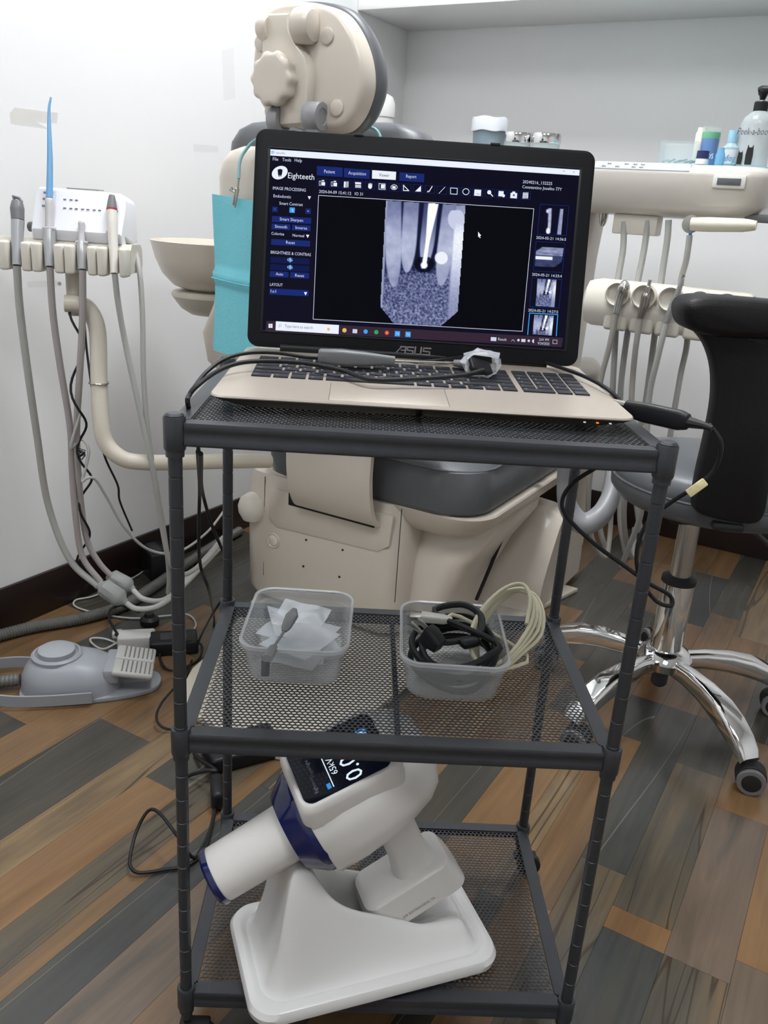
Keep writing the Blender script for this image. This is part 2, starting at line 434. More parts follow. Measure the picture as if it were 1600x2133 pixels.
# ================================================================== CART
M_CART = mat('gunmetal_powder_coat', (62, 64, 68), 0.38, metal=0.35, vary=0.08, scale=80, bump=0.05, bscale=900)
M_MESH = mat('gunmetal_mesh', (66, 68, 72), 0.4, metal=0.4, vary=0.05)
M_RUB = mat('black_rubber', (26, 26, 28), 0.6)
CW, CD = 0.43, 0.2893
Z3, Z2, Z1 = 0.7424, 0.4287, 0.0900
cart = thing('utility_cart', 'dark grey three-tier metal mesh cart carrying the laptop', 'cart', (0, CD/2, 0))
POSTS = [(-CW/2, 0), (CW/2, 0), (-CW/2, CD), (CW/2, CD)]
for (px_, py_) in POSTS:
    prof = [(0.0001, 0.045), (0.0064, 0.045)]
    z = 0.06
    while z < Z3 - 0.01:
        prof += [(0.0064, z), (0.0058, z+0.0004), (0.0058, z+0.0014), (0.0064, z+0.0018)]; z += 0.0285
    prof += [(0.0064, Z3-0.002), (0.0001, Z3-0.002)]
    G().lathe(prof, (px_, py_, 0), n=16).build('post', M_CART, cart)
    G().lathe([(0.0086, Z3-0.001), (0.0086, Z3+0.001), (0.0066, Z3+0.0028), (0.0001, Z3+0.0032)], (px_, py_, 0), n=20, cap0=True).build('post_cap', M_CART, cart)
    # caster
    g = G(); g.lathe([(0.004, 0.036), (0.004, 0.046)], (px_, py_, 0), n=12)
    g.box((px_+0.009, py_, 0.034), (0.034, 0.016, 0.006), 0.002)
    for s_ in (-1, 1): g.box((px_+0.014, py_+s_*0.0075, 0.023), (0.022, 0.002, 0.026), 0.0008)
    c = g.build('caster', M_RUB, cart)
    G().lathe([(0.006, -0.006), (0.0165, -0.006), (0.0175, -0.004), (0.0175, 0.004), (0.0165, 0.006), (0.006, 0.006)], (px_+0.016, py_, 0.0178), (0, 1, 0), n=20).build('wheel', M_RUB, c)
def hex_mesh():
    w, h = CW - 0.024, CD - 0.024
    ax, ay = 0.0058, 0.0048; hh = ay / 0.75
    hexo = [(0, hh/2), (ax/2, hh/4), (ax/2, -hh/4), (0, -hh/2), (-ax/2, -hh/4), (-ax/2, hh/4)]
    V = []; F = []
    nx = int(w/ax); ny = int(h/ay)
    for j in range(ny):
        for i in range(nx - (j % 2)):
            cx = -w/2 + ax*(i + 0.5 + 0.5*(j % 2)); cy = -h/2 + ay*(j+0.5)
            b = len(V)
            V += [(cx+x, cy+y, 0) for x, y in hexo] + [(cx+x*.76, cy+y*.74, 0.0) for x, y in hexo] + [(cx+x*.76, cy+y*.74, -0.0008) for x, y in hexo]
            for k in range(6):
                k2 = (k+1) % 6
                F.append((b+k, b+6+k, b+6+k2, b+k2)); F.append((b+6+k, b+12+k, b+12+k2, b+6+k2))
    me = bpy.data.meshes.new('mesh_panel'); me.from_pydata(V, [], F); me.materials.append(M_MESH); return me
HEX = hex_mesh()
for nm, zs in (('top shelf of the cart, under the laptop', Z3), ('middle shelf of the cart, holding two plastic tubs', Z2), ('bottom shelf of the cart, under the white cradle', Z1)):
    zt = zs - 0.006
    sh = link('shelf_mesh', HEX, cart, None); sh.matrix_local = WM[cart.name].inverted() @ Matrix.Translation((0, CD/2, zt+0.0006)); sh['kind'] = 'stuff'; sh['label'] = nm
    WM[sh.name] = Matrix.Translation((0, CD/2, zt+0.0006))
    for (px_, py_) in POSTS:
        g = G().lathe([(0.0066, zs-0.036), (0.0082, zs-0.036), (0.0082, zs-0.030), (0.0092, zs-0.030), (0.0098, zs-0.028), (0.0098, zs-0.001), (0.0092, zs), (0.0066, zs)], (px_, py_, 0), n=20, cap0=False, cap1=False)
        g.build('corner_sleeve', M_CART, sh)
    for a, b, ax_ in (((-CW/2, 0), (CW/2, 0), 0), ((-CW/2, CD), (CW/2, CD), 0), ((-CW/2, 0), (-CW/2, CD), 1), ((CW/2, 0), (CW/2, CD), 1)):
        g = G(); L_ = (CW if ax_ == 0 else CD) - 0.018
        M_ = Matrix.Translation(((a[0]+b[0])/2, (a[1]+b[1])/2, 0)) @ Matrix.Rotation(0 if ax_ == 0 else math.pi/2, 4, 'Z')
        sg = 1 if (ax_ == 0 and a[1] == 0) or (ax_ == 1 and a[0] > 0) else -1
        sec = [(-0.004, zt+0.001), (-0.0055, zt-0.002), (-0.0040, zt-0.006), (-0.0040, zt-0.013), (-0.0060, zt-0.017), (-0.0050, zt-0.0195), (-0.0005, zt-0.020), (0.001, zt-0.015), (0.002, zt-0.003), (0.011, zt-0.0018), (0.011, zt+0.001)]
        g.rings([[(-L_/2, y*sg, z) for y, z in sec], [(L_/2, y*sg, z) for y, z in sec]], M=M_)
        g.build('rail', M_CART, sh, smooth=50)
    G().box((0.0, CD/2, zt-0.003), (0.006, CD-0.02, 0.005), 0.001).build('brace', M_CART, sh)

# ================================================================== LAPTOP
M_BLK = mat('black_plastic', (26, 27, 30), 0.42, spec=0.3, bump=0.05, bscale=900)
M_BEZ = mat('black_bezel', (22, 23, 26), 0.5, vary=0.03, spec=0.14)
M_DECK = mat('champagne_metal', (182, 172, 160), 0.38, metal=0.45, vary=0.03, scale=60)
M_PAD = mat('champagne_touchpad', (176, 166, 154), 0.42, metal=0.3, vary=0.02)
M_KEY = mat('black_key', (32, 34, 40), 0.45)
M_LEG = mat('key_legend', (190, 192, 196), 0.5)
M_LOGO = mat('chrome_logo', (140, 136, 138), 0.3, metal=0.6)
ZM = Z3 - 0.006 + 0.0008                                  # top of the wire mesh
LROT = math.radians(0.5)
LAP = Matrix.Translation((0.003, 0.044, ZM)) @ Matrix.Rotation(LROT, 4, 'Z')
laptop = thing('laptop', 'open champagne-coloured laptop showing a dental radiograph, on top of the cart', 'laptop', LAP.translation, LROT)
LW, LD = 0.394, 0.208
def deck_z(y): return 0.0155 + 0.0125 * y / LD
g = G(LAP)                                               # black underside, drawn in toward the mesh
R = []
for ins, dz in ((0.030, 0.0), (0.020, 0.003), (0.004, 0.0105), (0.001, 0.0130)):
    R.append([(x, y + LD/2 + (0 if y > 0 else 0), (0.0 if dz == 0 else dz + (deck_z(y+LD/2)-0.0155)*(dz/0.013))) for x, y in rrect(LW - 2*ins, LD - 2*ins, 0.012, 5)])
    R[-1] = [(v[0]*(1-0.045*v[1]/LD), v[1], v[2]) for v in R[-1]]
g.rings(R); g.build('base', M_BLK, laptop)
g = G(LAP)
R = []
for ins, dz in ((0.001, -0.0026), (0.0, -0.0014), (0.0008, 0.0)):
    R.append([(x, y + LD/2, deck_z(y+LD/2) + dz) for x, y in rrect(LW - 2*ins, LD - 2*ins, 0.013, 6)])
    R[-1] = [(v[0]*(1-0.045*v[1]/LD), v[1], v[2]) for v in R[-1]]
g.rings(R); deck = g.build('deck', M_DECK, laptop)
def on_deck(x, y, h=0.0): return Vector((x, y, deck_z(y) + h))
TLT = math.atan(0.0125 / LD)
def deck_quad(g, x0, x1, y0, y1, h0, h1, r=0.0):
    cx, cy = (x0+x1)/2, (y0+y1)/2
    M = Matrix.Translation(on_deck(cx, cy)) @ Matrix.Rotation(TLT, 4, 'X')
    g.box((0, 0, (h0+h1)/2), (x1-x0, y1-y0, h1-h0), r, 2, M)
g = G(LAP); deck_quad(g, -0.088, 0.023, 0.006, 0.068, -0.001, 0.0003, 0.0003); g.build('touchpad', M_PAD, laptop)
g = G(LAP)
for a, b, c, d in ((-0.0886, -0.088, .006, .068), (0.023, 0.0236, .006, .068), (-0.0886, 0.0236, .068, .0686)): deck_quad(g, a, b, c, d, -0.0006, 0.00006)
g.build('touchpad_seam', mat('dark_seam', (90, 82, 76), .6), laptop)
# hinge strip behind the keyboard
g = G(LAP); g.tube([(-0.15, LD-0.013, deck_z(LD)+0.002), (0.15, LD-0.013, deck_z(LD)+0.002)], 0.0045, 12); g.build('hinge', M_BLK, laptop)
# keys
KX0, KX1, KY0, KY1 = -0.169, 0.1725, 0.0745, 0.160
ROWK = [
 [('Ctrl', 1.25), ('Fn', 1), ('', 1), ('Alt', 1), ('', 5.25), ('Alt', 1), ('', 1), ('Ctrl', 1), ('<', 1), ('v', 1), ('>', 1)],
 [('Shift', 2.25), ('Z', 1), ('X', 1), ('C', 1), ('V', 1), ('B', 1), ('N', 1), ('M', 1), (',', 1), ('.', 1), ('/', 1), ('Shift', 2.25), ('^', 1)],
 [('Caps', 1.75), ('A', 1), ('S', 1), ('D', 1), ('F', 1), ('G', 1), ('H', 1), ('J', 1), ('K', 1), ('L', 1), (';', 1), ('"', 1), ('Enter', 2.75)],
 [('Tab', 1.5), ('Q', 1), ('W', 1), ('E', 1), ('R', 1), ('T', 1), ('Y', 1), ('U', 1), ('I', 1), ('O', 1), ('P', 1), ('[', 1), (']', 1), ('|', 2)],
 [('~', 1), ('1', 1), ('2', 1), ('3', 1), ('4', 1), ('5', 1), ('6', 1), ('7', 1), ('8', 1), ('9', 1), ('0', 1), ('-', 1), ('=', 1), ('Back', 2.5)],
 [('Esc', 1.2)] + [('F%d' % i, 1) for i in range(1, 13)] + [('Del', 1.3)]]
PADK = [[('0', 2), ('.', 1), ('Enter', 1)], [('1', 1), ('2', 1), ('3', 1), ('', 1)], [('4', 1), ('5', 1), ('6', 1), ('+', 1)], [('7', 1), ('8', 1), ('9', 1), ('', 1)], [('Num', 1), ('/', 1), ('*', 1), ('-', 1)], [('', 1), ('', 1), ('', 1), ('', 1)]]
pitch = (KY1 - KY0) / 6; U = (KX1 - KX0) / 19.6
YA = LAP.to_3x3() @ Vector((0, math.cos(TLT), math.sin(TLT))); XA = LAP.to_3x3() @ Vector((1, 0, 0))
KMESH = {}
def key(x, y, w, leg):
    kw = round(w, 5)
    if kw not in KMESH:
        bmx = bmesh.new(); bmesh.ops.create_cube(bmx, size=1)
        for v in bmx.verts:
            t = 0.9 if v.co.z > 0 else 1.0
            v.co = Vector((v.co.x*(w-0.0026)*(1 if v.co.z < 0 else 1-0.0006/w), v.co.y*(pitch-0.0022)*(1 if v.co.z < 0 else 0.95), v.co.z*0.0019+0.0005))
        me = bpy.data.meshes.new('key'); bmx.to_mesh(me); bmx.free(); me.materials.append(M_KEY); KMESH[kw] = me
    o = link('key', KMESH[kw], laptop, None)
    Wk = LAP @ Matrix.Translation(on_deck(x + w/2, y + pitch/2)) @ Matrix.Rotation(TLT, 4, 'X')
    o.matrix_local = WM[laptop.name].inverted() @ Wk; WM[o.name] = Wk
    if leg:
        g = G(); hgt = 0.0030 if len(leg) == 1 else 0.0019
        put_text(g, leg, Wk @ Vector((-w/2+0.004, 0.0005 if len(leg) == 1 else -0.001, 0.00152)), XA, YA, height=hgt)
        if g.V: g.build('legend', M_LEG, o, smooth=0)
for r in range(6):
    for rows, xs, tot, full in ((ROWK[r], KX0, 15.4*U, True), (PADK[r], KX0 + 15.6*U, 4*U, False)):
        s_ = sum(w for _, w in rows); x = xs
        for leg, w in rows:
            w2 = w / s_ * tot; key(x, KY0 + r*pitch, w2, leg); x += w2
# status lights at the front edge
for xx, m in ((0.148, glow('led_white', (230, 230, 235), 0.8)), (0.160, glow('led_orange', (255, 90, 30), 3.0)), (0.172, glow('led_white', (230, 230, 235), 0.8))):
    G(LAP).box((xx, -0.0005, 0.0105), (0.0022, 0.002, 0.0010), 0.0003).build('status_light', m, laptop)

# lid
HB = LAP @ Vector((-0.002, 0.191, deck_z(0.19) + 0.0015))
TILT = math.radians(12.8)
LYAW = Matrix.Rotation(math.radians(-1.5), 3, 'Z') @ LAP.to_3x3(); XK = XA; XA = (LYAW @ Vector((1, 0, 0))).normalized()
YUP = (LYAW @ Vector((0, math.sin(TILT), math.cos(TILT)))).normalized()
NRM = XA.cross(YUP).normalized()                        # toward the user
LM = Matrix((XA, YUP, NRM)).transposed().to_4x4(); LM.translation = HB
LMI = LM.inverted()
def scr(u, v): return LMI @ plane(u, v, HB, NRM)         # photograph pixel -> lid plane
lidw, lidh = 0.371, 0.2325
g = G(LM); P = [(x, y + lidh/2 + 0.002) for x, y in rrect(lidw, lidh, 0.012, 6)]
P = [(x, y if y > 0.01 else y) for x, y in P]
g.prism(P, 0.006, Matrix.Translation((0, 0, -0.0062)), 0.0015); lid = g.build('lid', M_BEZ, laptop)
def C2(a, b): return (540 + a/2.2857, 290 + b/2.2857)
def S(a, b): return scr(*C2(a, b))
# raised rim of the bezel around the glass
SC = [S(52, 48), S(1528, 147), S(1440, 992), S(28, 912)]
sx0 = (SC[0].x+SC[3].x)/2; sx1 = (SC[1].x+SC[2].x)/2; sy1 = (SC[0].y+SC[1].y)/2; sy0 = (SC[2].y+SC[3].y)/2
print('SCREEN', [tuple(round(c, 4) for c in p) for p in SC], sx0, sx1, sy0, sy1)
def XY(a, b):
    """crop coordinates -> true rectangle of the screen (bilinear correction)"""
    p = S(a, b); return Vector((p.x, p.y))
E_BG = mat('screen_glass', (3, 3, 5), 0.2, emit=(13, 13, 32), estr=0.9, spec=0.06, vary=0)
g = G(LM); g.box(((sx0+sx1)/2, (sy0+sy1)/2, -0.0001), (sx1-sx0+0.002, sy1-sy0+0.002, 0.0008)); g.build('screen', E_BG, lid, smooth=0)
g = G(LM)
for a, b, c, d in ((sx0-.004, sx1+.004, sy1+.001, sy1+.0025), (sx0-.004, sx1+.004, sy0-.0025, sy0-.001), (sx0-.004, sx0-.001, sy0-.001, sy1+.001), (sx1+.001, sx1+.004, sy0-.001, sy1+.001)):
    g.box(((a+b)/2, (c+d)/2, 0.0), (b-a, d-c, 0.0018), 0.0004)
g.build('bezel_rim', M_BLK, lid)
LAYER = {}
def lay(name, col, s=1.0, z=0.0005):
    if name not in LAYER: LAYER[name] = (G(LM), glow('pixel_' + name, col, s), z)
    return LAYER[name]
def poly(name, pts, z=None):
    g, m, zz = LAYER[name]; zz = zz if z is None else z
    g.add([(p.x, p.y, zz) for p in pts], [tuple(range(len(pts)))])
def quad(name, *ab): poly(name, [XY(a, b) for a, b in ab])
def line(name, pts, w, closed=False):
    P = [XY(a, b) for a, b in pts]; n = len(P)
    for i in range(n if closed else n-1):
        a, b = P[i], P[(i+1) % n]; d = (b-a)
        if d.length < 1e-7: continue
        d.normalize(); nn = Vector((-d.y, d.x)) * w/2; e = d * w/2
        poly(name, [a-nn-e, b-nn+e, b+nn+e, a+nn-e])
def disc(name, a, b, rx, ry=None, n=20, rot=0):
    c = XY(a, b); ry = ry or rx; cr, sr = math.cos(rot), math.sin(rot)
    poly(name, [Vector((c.x + rx*math.cos(t)*cr - ry*math.sin(t)*sr, c.y + rx*math.cos(t)*sr + ry*math.sin(t)*cr)) for t in [2*math.pi*k/n for k in range(n)]])
MPX = (sx1 - sx0) / 1445.0                                # metres per crop pixel
def txt(name, s, a, b, a1, h):
    p = XY(a, b); p1 = XY(a1, b + (a1-a)*0.055); g, m, z = LAYER[name]
    V, F = text_mesh(s)
    x0 = min(v[0] for v in V); x1 = max(v[0] for v in V); sx = (p1.x-p.x)/(x1-x0); sy = h*MPX/0.70
    g.add([(p.x + (v[0]-x0)*sx, p.y + v[1]*sy, z) for v in V], F)
def qbox(name, a, b, w, h):
    """upright rectangle, crop pixel corner a, b and size"""
    p = XY(a, b); poly(name, [p, Vector((p.x + w*MPX, p.y)), Vector((p.x + w*MPX, p.y - h*MPX)), Vector((p.x, p.y - h*MPX))])
lay('white', (236, 242, 255), 1.0, 0.0007); lay('text', (214, 222, 245), 0.9, 0.0008); lay('blue', (24, 44, 118), 0.9, 0.0006); lay('deep', (16, 26, 78), 0.9, 0.00055)
lay('cyan', (70, 170, 250), 0.9, 0.0007); lay('bar', (56, 40, 56), 0.9, 0.00055); lay('dark', (20, 22, 36), 0.8, 0.0009); lay('grey', (120, 124, 140), 0.8, 0.0009); lay('red', (230, 80, 60), .9, .0008); lay('gold', (240, 200, 90), .9, .0008); lay('green', (60, 170, 90), .9, .0008)
lay('field', (5, 5, 14), 0.8, 0.00055)
quad('white', (52, 48), (1527, 147), (1524, 174), (50, 78))
qbox('cyan', 58, 56, 14, 14); txt('grey', 'NanoPix', 80, 70, 124, 9)
for p_ in ((1446, 152), (1494, 156)): qbox('dark', p_[0], p_[1], 8, 2)
for s_, a, b, a1, h in (('File', 65, 102, 91, 15), ('Tools', 110, 105, 152, 15), ('Help', 169, 108, 204, 15)): txt('text', s_, a, b, a1, h)
disc('white', 98, 160, 0.0090, 0.0066, 24, 0.5)
quad('dark', (88, 146), (100, 142), (112, 146), (110, 162), (104, 182), (99, 170), (95, 184), (90, 168))
txt('white', 'Eighteeth', 137, 186, 262, 26)
for (a, b), (c, d), (e, f_), (h, i), nm in (((275, 128), (398, 136), (396, 181), (274, 172), 'blue'), ((404, 138), (527, 147), (525, 190), (403, 182), 'blue'), ((538, 148), (652, 156), (650, 195), (537, 188), 'white'), ((668, 158), (786, 166), (785, 206), (667, 198), 'blue')): quad(nm, (a, b), (c, d), (e, f_), (h, i))
txt('text', 'Patient', 309, 161, 361, 15); txt('text', 'Acquisition', 424, 168, 508, 15); txt('dark', 'Viewer', 570, 178, 620, 15); txt('text', 'Report', 699, 184, 748, 15)
for i in range(18):
    a = 300 + 57.0*i; b = 208 + 3.53*i
    line('blue', [(a-23, b-20), (a+23, b-17), (a+22, b+20), (a-23, b+17)], 0.00035, True)
    k = i
    if k in (0, 1): qbox('white', a-2, b-4, 16, 16); line('white', [(a-14, b-8), (a-6, b-8), (a-6, b+12), (a-14, b+12)], .0004, True); qbox('white', a-2, b-13, 12, 5)
    elif k == 2:
        qbox('white', a-10, b-13, 9, 27)
        for j in range(3): qbox('white', a+2+j*4, b-13, 2, 27)
    elif k == 3:
        qbox('white', a-14, b-14, 28, 9)
        for j in range(3): qbox('white', a-14, b-1+j*5, 28, 3)
    elif k == 4:
        disc('white', a, b+4, .0022, .0024)
        for j in range(4): qbox('white', a-8+j*5, b-13+abs(j-1.5)*2, 3, 14)
    elif k == 5: line('white', [(a-15, b-14), (a+15, b-12), (a+15, b+15), (a-15, b+13)], .0005, True); qbox('white', a-5, b-10, 18, 18)
    elif k == 6: line('white', [(a+15*math.cos(t), b+12*math.sin(t)) for t in np.linspace(0, 6.28, 16)], .0005); qbox('white', a-8, b-6, 16, 12)
    elif k == 7: line('white', [(a-12, b-13), (a+13, b+13), (a-12, b+12)], .0008, True)
    elif k == 8: quad('white', (a-14, b+13), (a+14, b+14), (a+14, b-14))
    elif k == 9: line('white', [(a-4, b+10), (a+10, b-14)], .0009); line('white', [(a-14, b+12), (a-8, b+6), (a-8, b+14)], .0004)
    elif k == 10: line('white', [(a-14, b+15), (a+14, b-14)], .0005)
    elif k == 11: line('white', [(a-16, b-14), (a+16, b-12), (a+15, b+16), (a-16, b+14)], .0006, True)
    elif k == 12: line('white', [(a+15*math.cos(t), b+14*math.sin(t)) for t in np.linspace(0, 6.283, 20)], .0006)
    elif k == 13: qbox('white', a-16, b-14, 32, 28); qbox('grey', a-10, b+6, 20, 2)
    elif k == 14: disc('white', a-3, b-4, .0022); line('white', [(a+4, b+4), (a+13, b+14)], .0010)
    elif k == 15: qbox('white', a-15, b-14, 24, 24); disc('white', a+8, b+9, .0016)
    elif k == 16: qbox('white', a-15, b-9, 31, 24); qbox('white', a-7, b-15, 14, 8); disc('grey', a, b+3, .0012)
    else:
        for j in range(4): qbox('white', a-13+j*7, b-14, 4, 28)
        for j in range(2): qbox('white', a-13, b-6+j*10, 25, 2)
txt('text', '2024-04-09 15:41:12', 285, 256, 438, 14); txt('text', 'IO 31', 455, 267, 493, 14)
quad('field', (283, 268), (1307, 332), (1252, 915), (257, 857))
line('text', [(283, 268), (1307, 332), (1252, 915), (257, 857)], 0.00055, True)
txt('text', 'IMAGE PROCESSING', 65, 240, 222, 14); txt('text', 'Endodontic', 68, 277, 152, 14)
def tri(a, b): quad('white', (a-8, b-7), (a+8, b-6), (a, b+9))
tri(239, 279); txt('text', 'Smart Contrast', 96, 312, 208, 14)
qbox('blue', 63, 321, 25, 24); qbox('blue', 221, 330, 25, 24); qbox('cyan', 145, 325, 25, 24)
txt('text', '-', 71, 336, 77, 8); txt('white', '3', 154, 345, 162, 12); txt('text', '+', 228, 348, 238, 10)
def btn(s_, a, b, w, h, ta, tb, ta1, nm='blue', th=14):
    quad(nm, (a, b), (a+w, b+w*0.052), (a+w-1, b+h+w*0.052), (a-2, b+h)); txt('text', s_, ta, tb, ta1, th)
btn('Smart Sharpen', 62, 366, 186, 28, 98, 387, 209); btn('Smooth', 60, 402, 88, 27, 75, 422, 133); btn('Inverse', 158, 407, 87, 27, 173, 428, 228)
txt('text', 'Colorize', 58, 455, 119, 13); txt('text', 'Normal', 159, 464, 214, 13); tri(231, 462); btn('Reset', 58, 475, 185, 28, 128, 498, 170)
txt('text', 'BRIGHTNESS & CONTRAS', 55, 545, 246, 14)
btn('0%', 54, 560, 186, 28, 134, 580, 160, 'deep', 12); btn('0%', 54, 595, 186, 28, 134, 615, 160, 'deep', 12); qbox('cyan', 144, 564, 9, 22); qbox('cyan', 144, 599, 9, 22)
btn('Auto', 52, 628, 88, 27, 79, 648, 114); btn('Reset', 150, 633, 88, 27, 171, 655, 214)
txt('text', 'LAYOUT', 51, 698, 112, 14); btn('1x1', 50, 710, 186, 29, 55, 730, 80); tri(221, 735)
txt('text', '20240216_132225', 1254, 210, 1394, 14); txt('text', 'Constantino Joselito 77Y', 1252, 234, 1440, 14)
for a, b, w, h, s_ in ((1338, 310, 137, 143, '2024-05-21 14:36:5'), (1318, 487, 138, 141, '2024-05-21 14:33:4'), (1300, 660, 140, 138, '2024-05-21 14:27:5')):
    line('blue', [(a, b), (a+w, b+8), (a+w-13, b+h+7), (a-13, b+h)], .0005, True); txt('text', s_, a-20, b+h+22, a+122, 13)
line('cyan', [(1278, 930), (1287, 828), (1421, 835), (1414, 936)], .0009)
quad('bar', (34, 865), (1447, 946), (1440, 990), (30, 911))
quad('white', (80, 867), (380, 885), (378, 928), (78, 910)); txt('grey', 'Type here to search', 122, 896, 255, 14); disc('gold', 330, 905, .0016)
line('grey', [(100+6*math.cos(t), 886+6*math.sin(t)) for t in np.linspace(0, 6.28, 10)], .0003); line('grey', [(96, 891), (91, 897)], .0003)
for i_, j_ in ((0, 0), (1, 0), (0, 1), (1, 1)): qbox('white', 45+i_*10, 879+j_*10, 9, 9)
for k, nm in enumerate(('gold', 'text', 'cyan', 'green', 'red', 'cyan', 'cyan')):
    a = 406+50.5*k; b = 910+3*k
    if k in (1,): qbox('text', a-11, b-9, 22, 19); qbox('gold', a-11, b-3, 22, 3)
    elif k > 4: qbox('cyan', a-12, b-12, 25, 25); txt('white', 'N', a-6, b+7, a+6, 13)
    else: disc(nm, a, b, .0024); disc('white' if k == 3 else 'cyan' if k == 0 else 'gold' if k == 4 else 'blue', a, b, .0011)
qbox('text', 1103, 942, 27, 18); txt('text', 'Result', 1137, 958, 1177, 13)
line('text', [(1200, 962), (1208, 954), (1216, 963)], .0004)
for a, b in ((1234, 957), (1283, 960)): disc('text', a, b, .0014)
qbox('text', 1248, 951, 20, 14); quad('text', (1299, 957), (1308, 951), (1308, 972), (1299, 966))
txt('text', '2:01 PM', 1332, 959, 1378, 12); txt('text', '9/24/2025', 1325, 977, 1381, 12)
line('text', [(1398, 956), (1418, 957), (1417, 974), (1397, 973)], .0004, True)
quad('white', (1042, 441), (1057, 460), (1050, 461), (1054, 470), (1050, 472), (1046, 463), (1042, 467))
# radiographs: grey values worked out per vertex
def sstep(e0, e1, x): t = np.clip((x-e0)/(e1-e0), 0, 1); return t*t*(3-2*t)
def fbm(x, y, s, seed):
    return 0.5 + 0.5*mnoise.fractal(Vector((x*s, y*s, seed)), 0.9, 2.0, 3)
POLY = [(602, 291), (984, 315), (946, 823), (865, 892), (640, 880), (575, 798)]
def inside(a, b, P):
    c = False; n = len(P)
    for i in range(n):
        x1, y1 = P[i]; x2, y2 = P[i-1]
        if (y1 > b) != (y2 > b) and a < (x2-x1)*(b-y1)/(y2-y1)+x1: c = not c
    return c
def tooth(a, b, x0, x1, tip, w, ytop=290):
    t = (b-ytop)/(tip-ytop)
    if t > 1.02: return 0
    cx = x0 + (x1-x0)*t; ww = w*(1.0 if t < .55 else math.sqrt(max(0.0, 1-((t-.55)/.47)**2)))
    return float(sstep(ww+5, ww-4, abs(a-cx)))
def xray(a, b):
    v = 0.06
    bone = float(sstep(540, 680, b - 0.12*abs(a-785)))
    tr = fbm(a, b, 0.085, 3.1)
    v = max(v, bone * (0.20 + 0.32*float(sstep(.36, .80, tr))) * (1 if b < 790 else 1.15))
    if b > 640: v = max(v, 0.16 + 0.38*float(sstep(.40, .85, fbm(a, b, .11, 9.3))))
    for x0, x1, tip, w, br in ((638, 640, 695, 38, .60), (726, 703, 628, 36, .62), (918, 866, 690, 40, .62)):
        k = tooth(a, b, x0, x1, tip, w)
        if k: v = v*(1-k) + k*(br*(0.72+0.45*float(sstep(300, 480, b)))*(0.9+.25*fbm(a, b, .02, 5)) - .12*float(sstep(.3, 1, (b-450)/240)))
    k = tooth(a, b, 822, 788, 600, 34)
    if k: v = v*(1-k) + k*(0.25+0.4*float(sstep(330, 560, b)))
    # dark lesion round the filled root, its outline, and the white filling
    d = math.hypot((a-785)/46, (b-596)/40)
    if b > 560 and d < 1: v *= 0.15
    cx = 832 + (785-832)*(b-292)/(600-292); hw = 24 - 14*float(sstep(292, 520, b))
    if b < 615: v = max(v, 1.15*float(sstep(hw+4, hw-3, abs(a-cx))))
    v = max(v, 1.1*float(sstep(20, 12, math.hypot(a-785, b-600))))
    v = max(v, 1.05*float(sstep(36, 28, math.hypot(a-868, b-566))))
    v = max(v, .85*float(sstep(46, 38, math.hypot((a-938), (b-382)*.8))) * (b > 340))
    edge = 984 - (b-315)*0.075
    v = max(v, (.55+.5*float(sstep(300, 470, b))*float(sstep(830, 480, b)) + .12*(tr-.5)) * float(sstep(edge-70+abs(b-480)*.02, edge-40, a)))
    v = max(v, .62*float(sstep(18, 8, a-(602-(b-291)*.053))))
    return min(1.15, v*(0.94+.12*fbm(a, b, .3, 1)))
def ramp_col(v):
    v = max(0.0, min(1.15, v))
    return (v**1.9*0.82, v**1.8*0.86, min(1.0, v**1.25*1.0), 1)
M_XR = bpy.data.materials.new('radiograph'); M_XR.use_nodes = True
_n = M_XR.node_tree; _a = _n.nodes.new('ShaderNodeVertexColor'); _a.layer_name = 'grey'
_b = _n.nodes['Principled BSDF']; _b.inputs['Base Color'].default_value = (.004, .004, .006, 1); _b.inputs['Roughness'].default_value = .3; _b.inputs['Specular IOR Level'].default_value = .05
_n.links.new(_a.outputs[0], _b.inputs['Emission Color']); _b.inputs['Emission Strength'].default_value = 0.95
def xr_mesh(name, nx, ny, fmap, fval, z):
    V = []; F = []; Cc = []; ok = []
    for j in range(ny+1):
        for i in range(nx+1):
            a, b, ins = fmap(i/nx, j/ny); p = XY(a, b); V.append((p.x, p.y, z)); Cc.append(fval(i/nx, j/ny)); ok.append(ins)
    for j in range(ny):
        for i in range(nx):
            q_ = (j*(nx+1)+i, j*(nx+1)+i+1, (j+1)*(nx+1)+i+1, (j+1)*(nx+1)+i)
            if all(ok[t] for t in q_): F.append(q_)
    g = G(LM); g.add(V, F); o = g.build(name, M_XR, lid, smooth=0)
    at = o.data.color_attributes.new('grey', 'FLOAT_COLOR', 'POINT')
    at.data.foreach_set('color', [c for v in Cc for c in ramp_col(v)])
    return o
def fm(s_, t): a, b = 575+s_*412, 290+t*603; return a, b, inside(a, b, POLY)
o = xr_mesh('radiograph', 130, 190, fm, lambda s_, t: xray(575+s_*412, 290+t*603), 0.0007)
o['label'] = 'large blue-tinted dental radiograph on the laptop screen'
def th_map(c):
    (x0, y0), (x1, y1), (x2, y2), (x3, y3) = c
    def f_(s_, t): return ((x0*(1-s_)+x1*s_)*(1-t)+(x3*(1-s_)+x2*s_)*t, (y0*(1-s_)+y1*s_)*(1-t)+(y3*(1-s_)+y2*s_)*t, True)
    return f_
def th1(s_, t):
    v = 0.03
    v = max(v, .75*float(sstep(.10, .06, abs(s_-.30-.03*t)))) if t < .95 else v
    v = max(v, 1.05*float(sstep(.14, .08, math.hypot(s_-.28, (t-.88)*.9)))); v = max(v, .9*float(sstep(.1, .05, math.hypot(s_-.18, t-.12))))
    v = max(v, .6*float(sstep(.80, .86, s_+.05*t)))
    return v * (0.85+.3*fbm(s_, t, 9, 2))
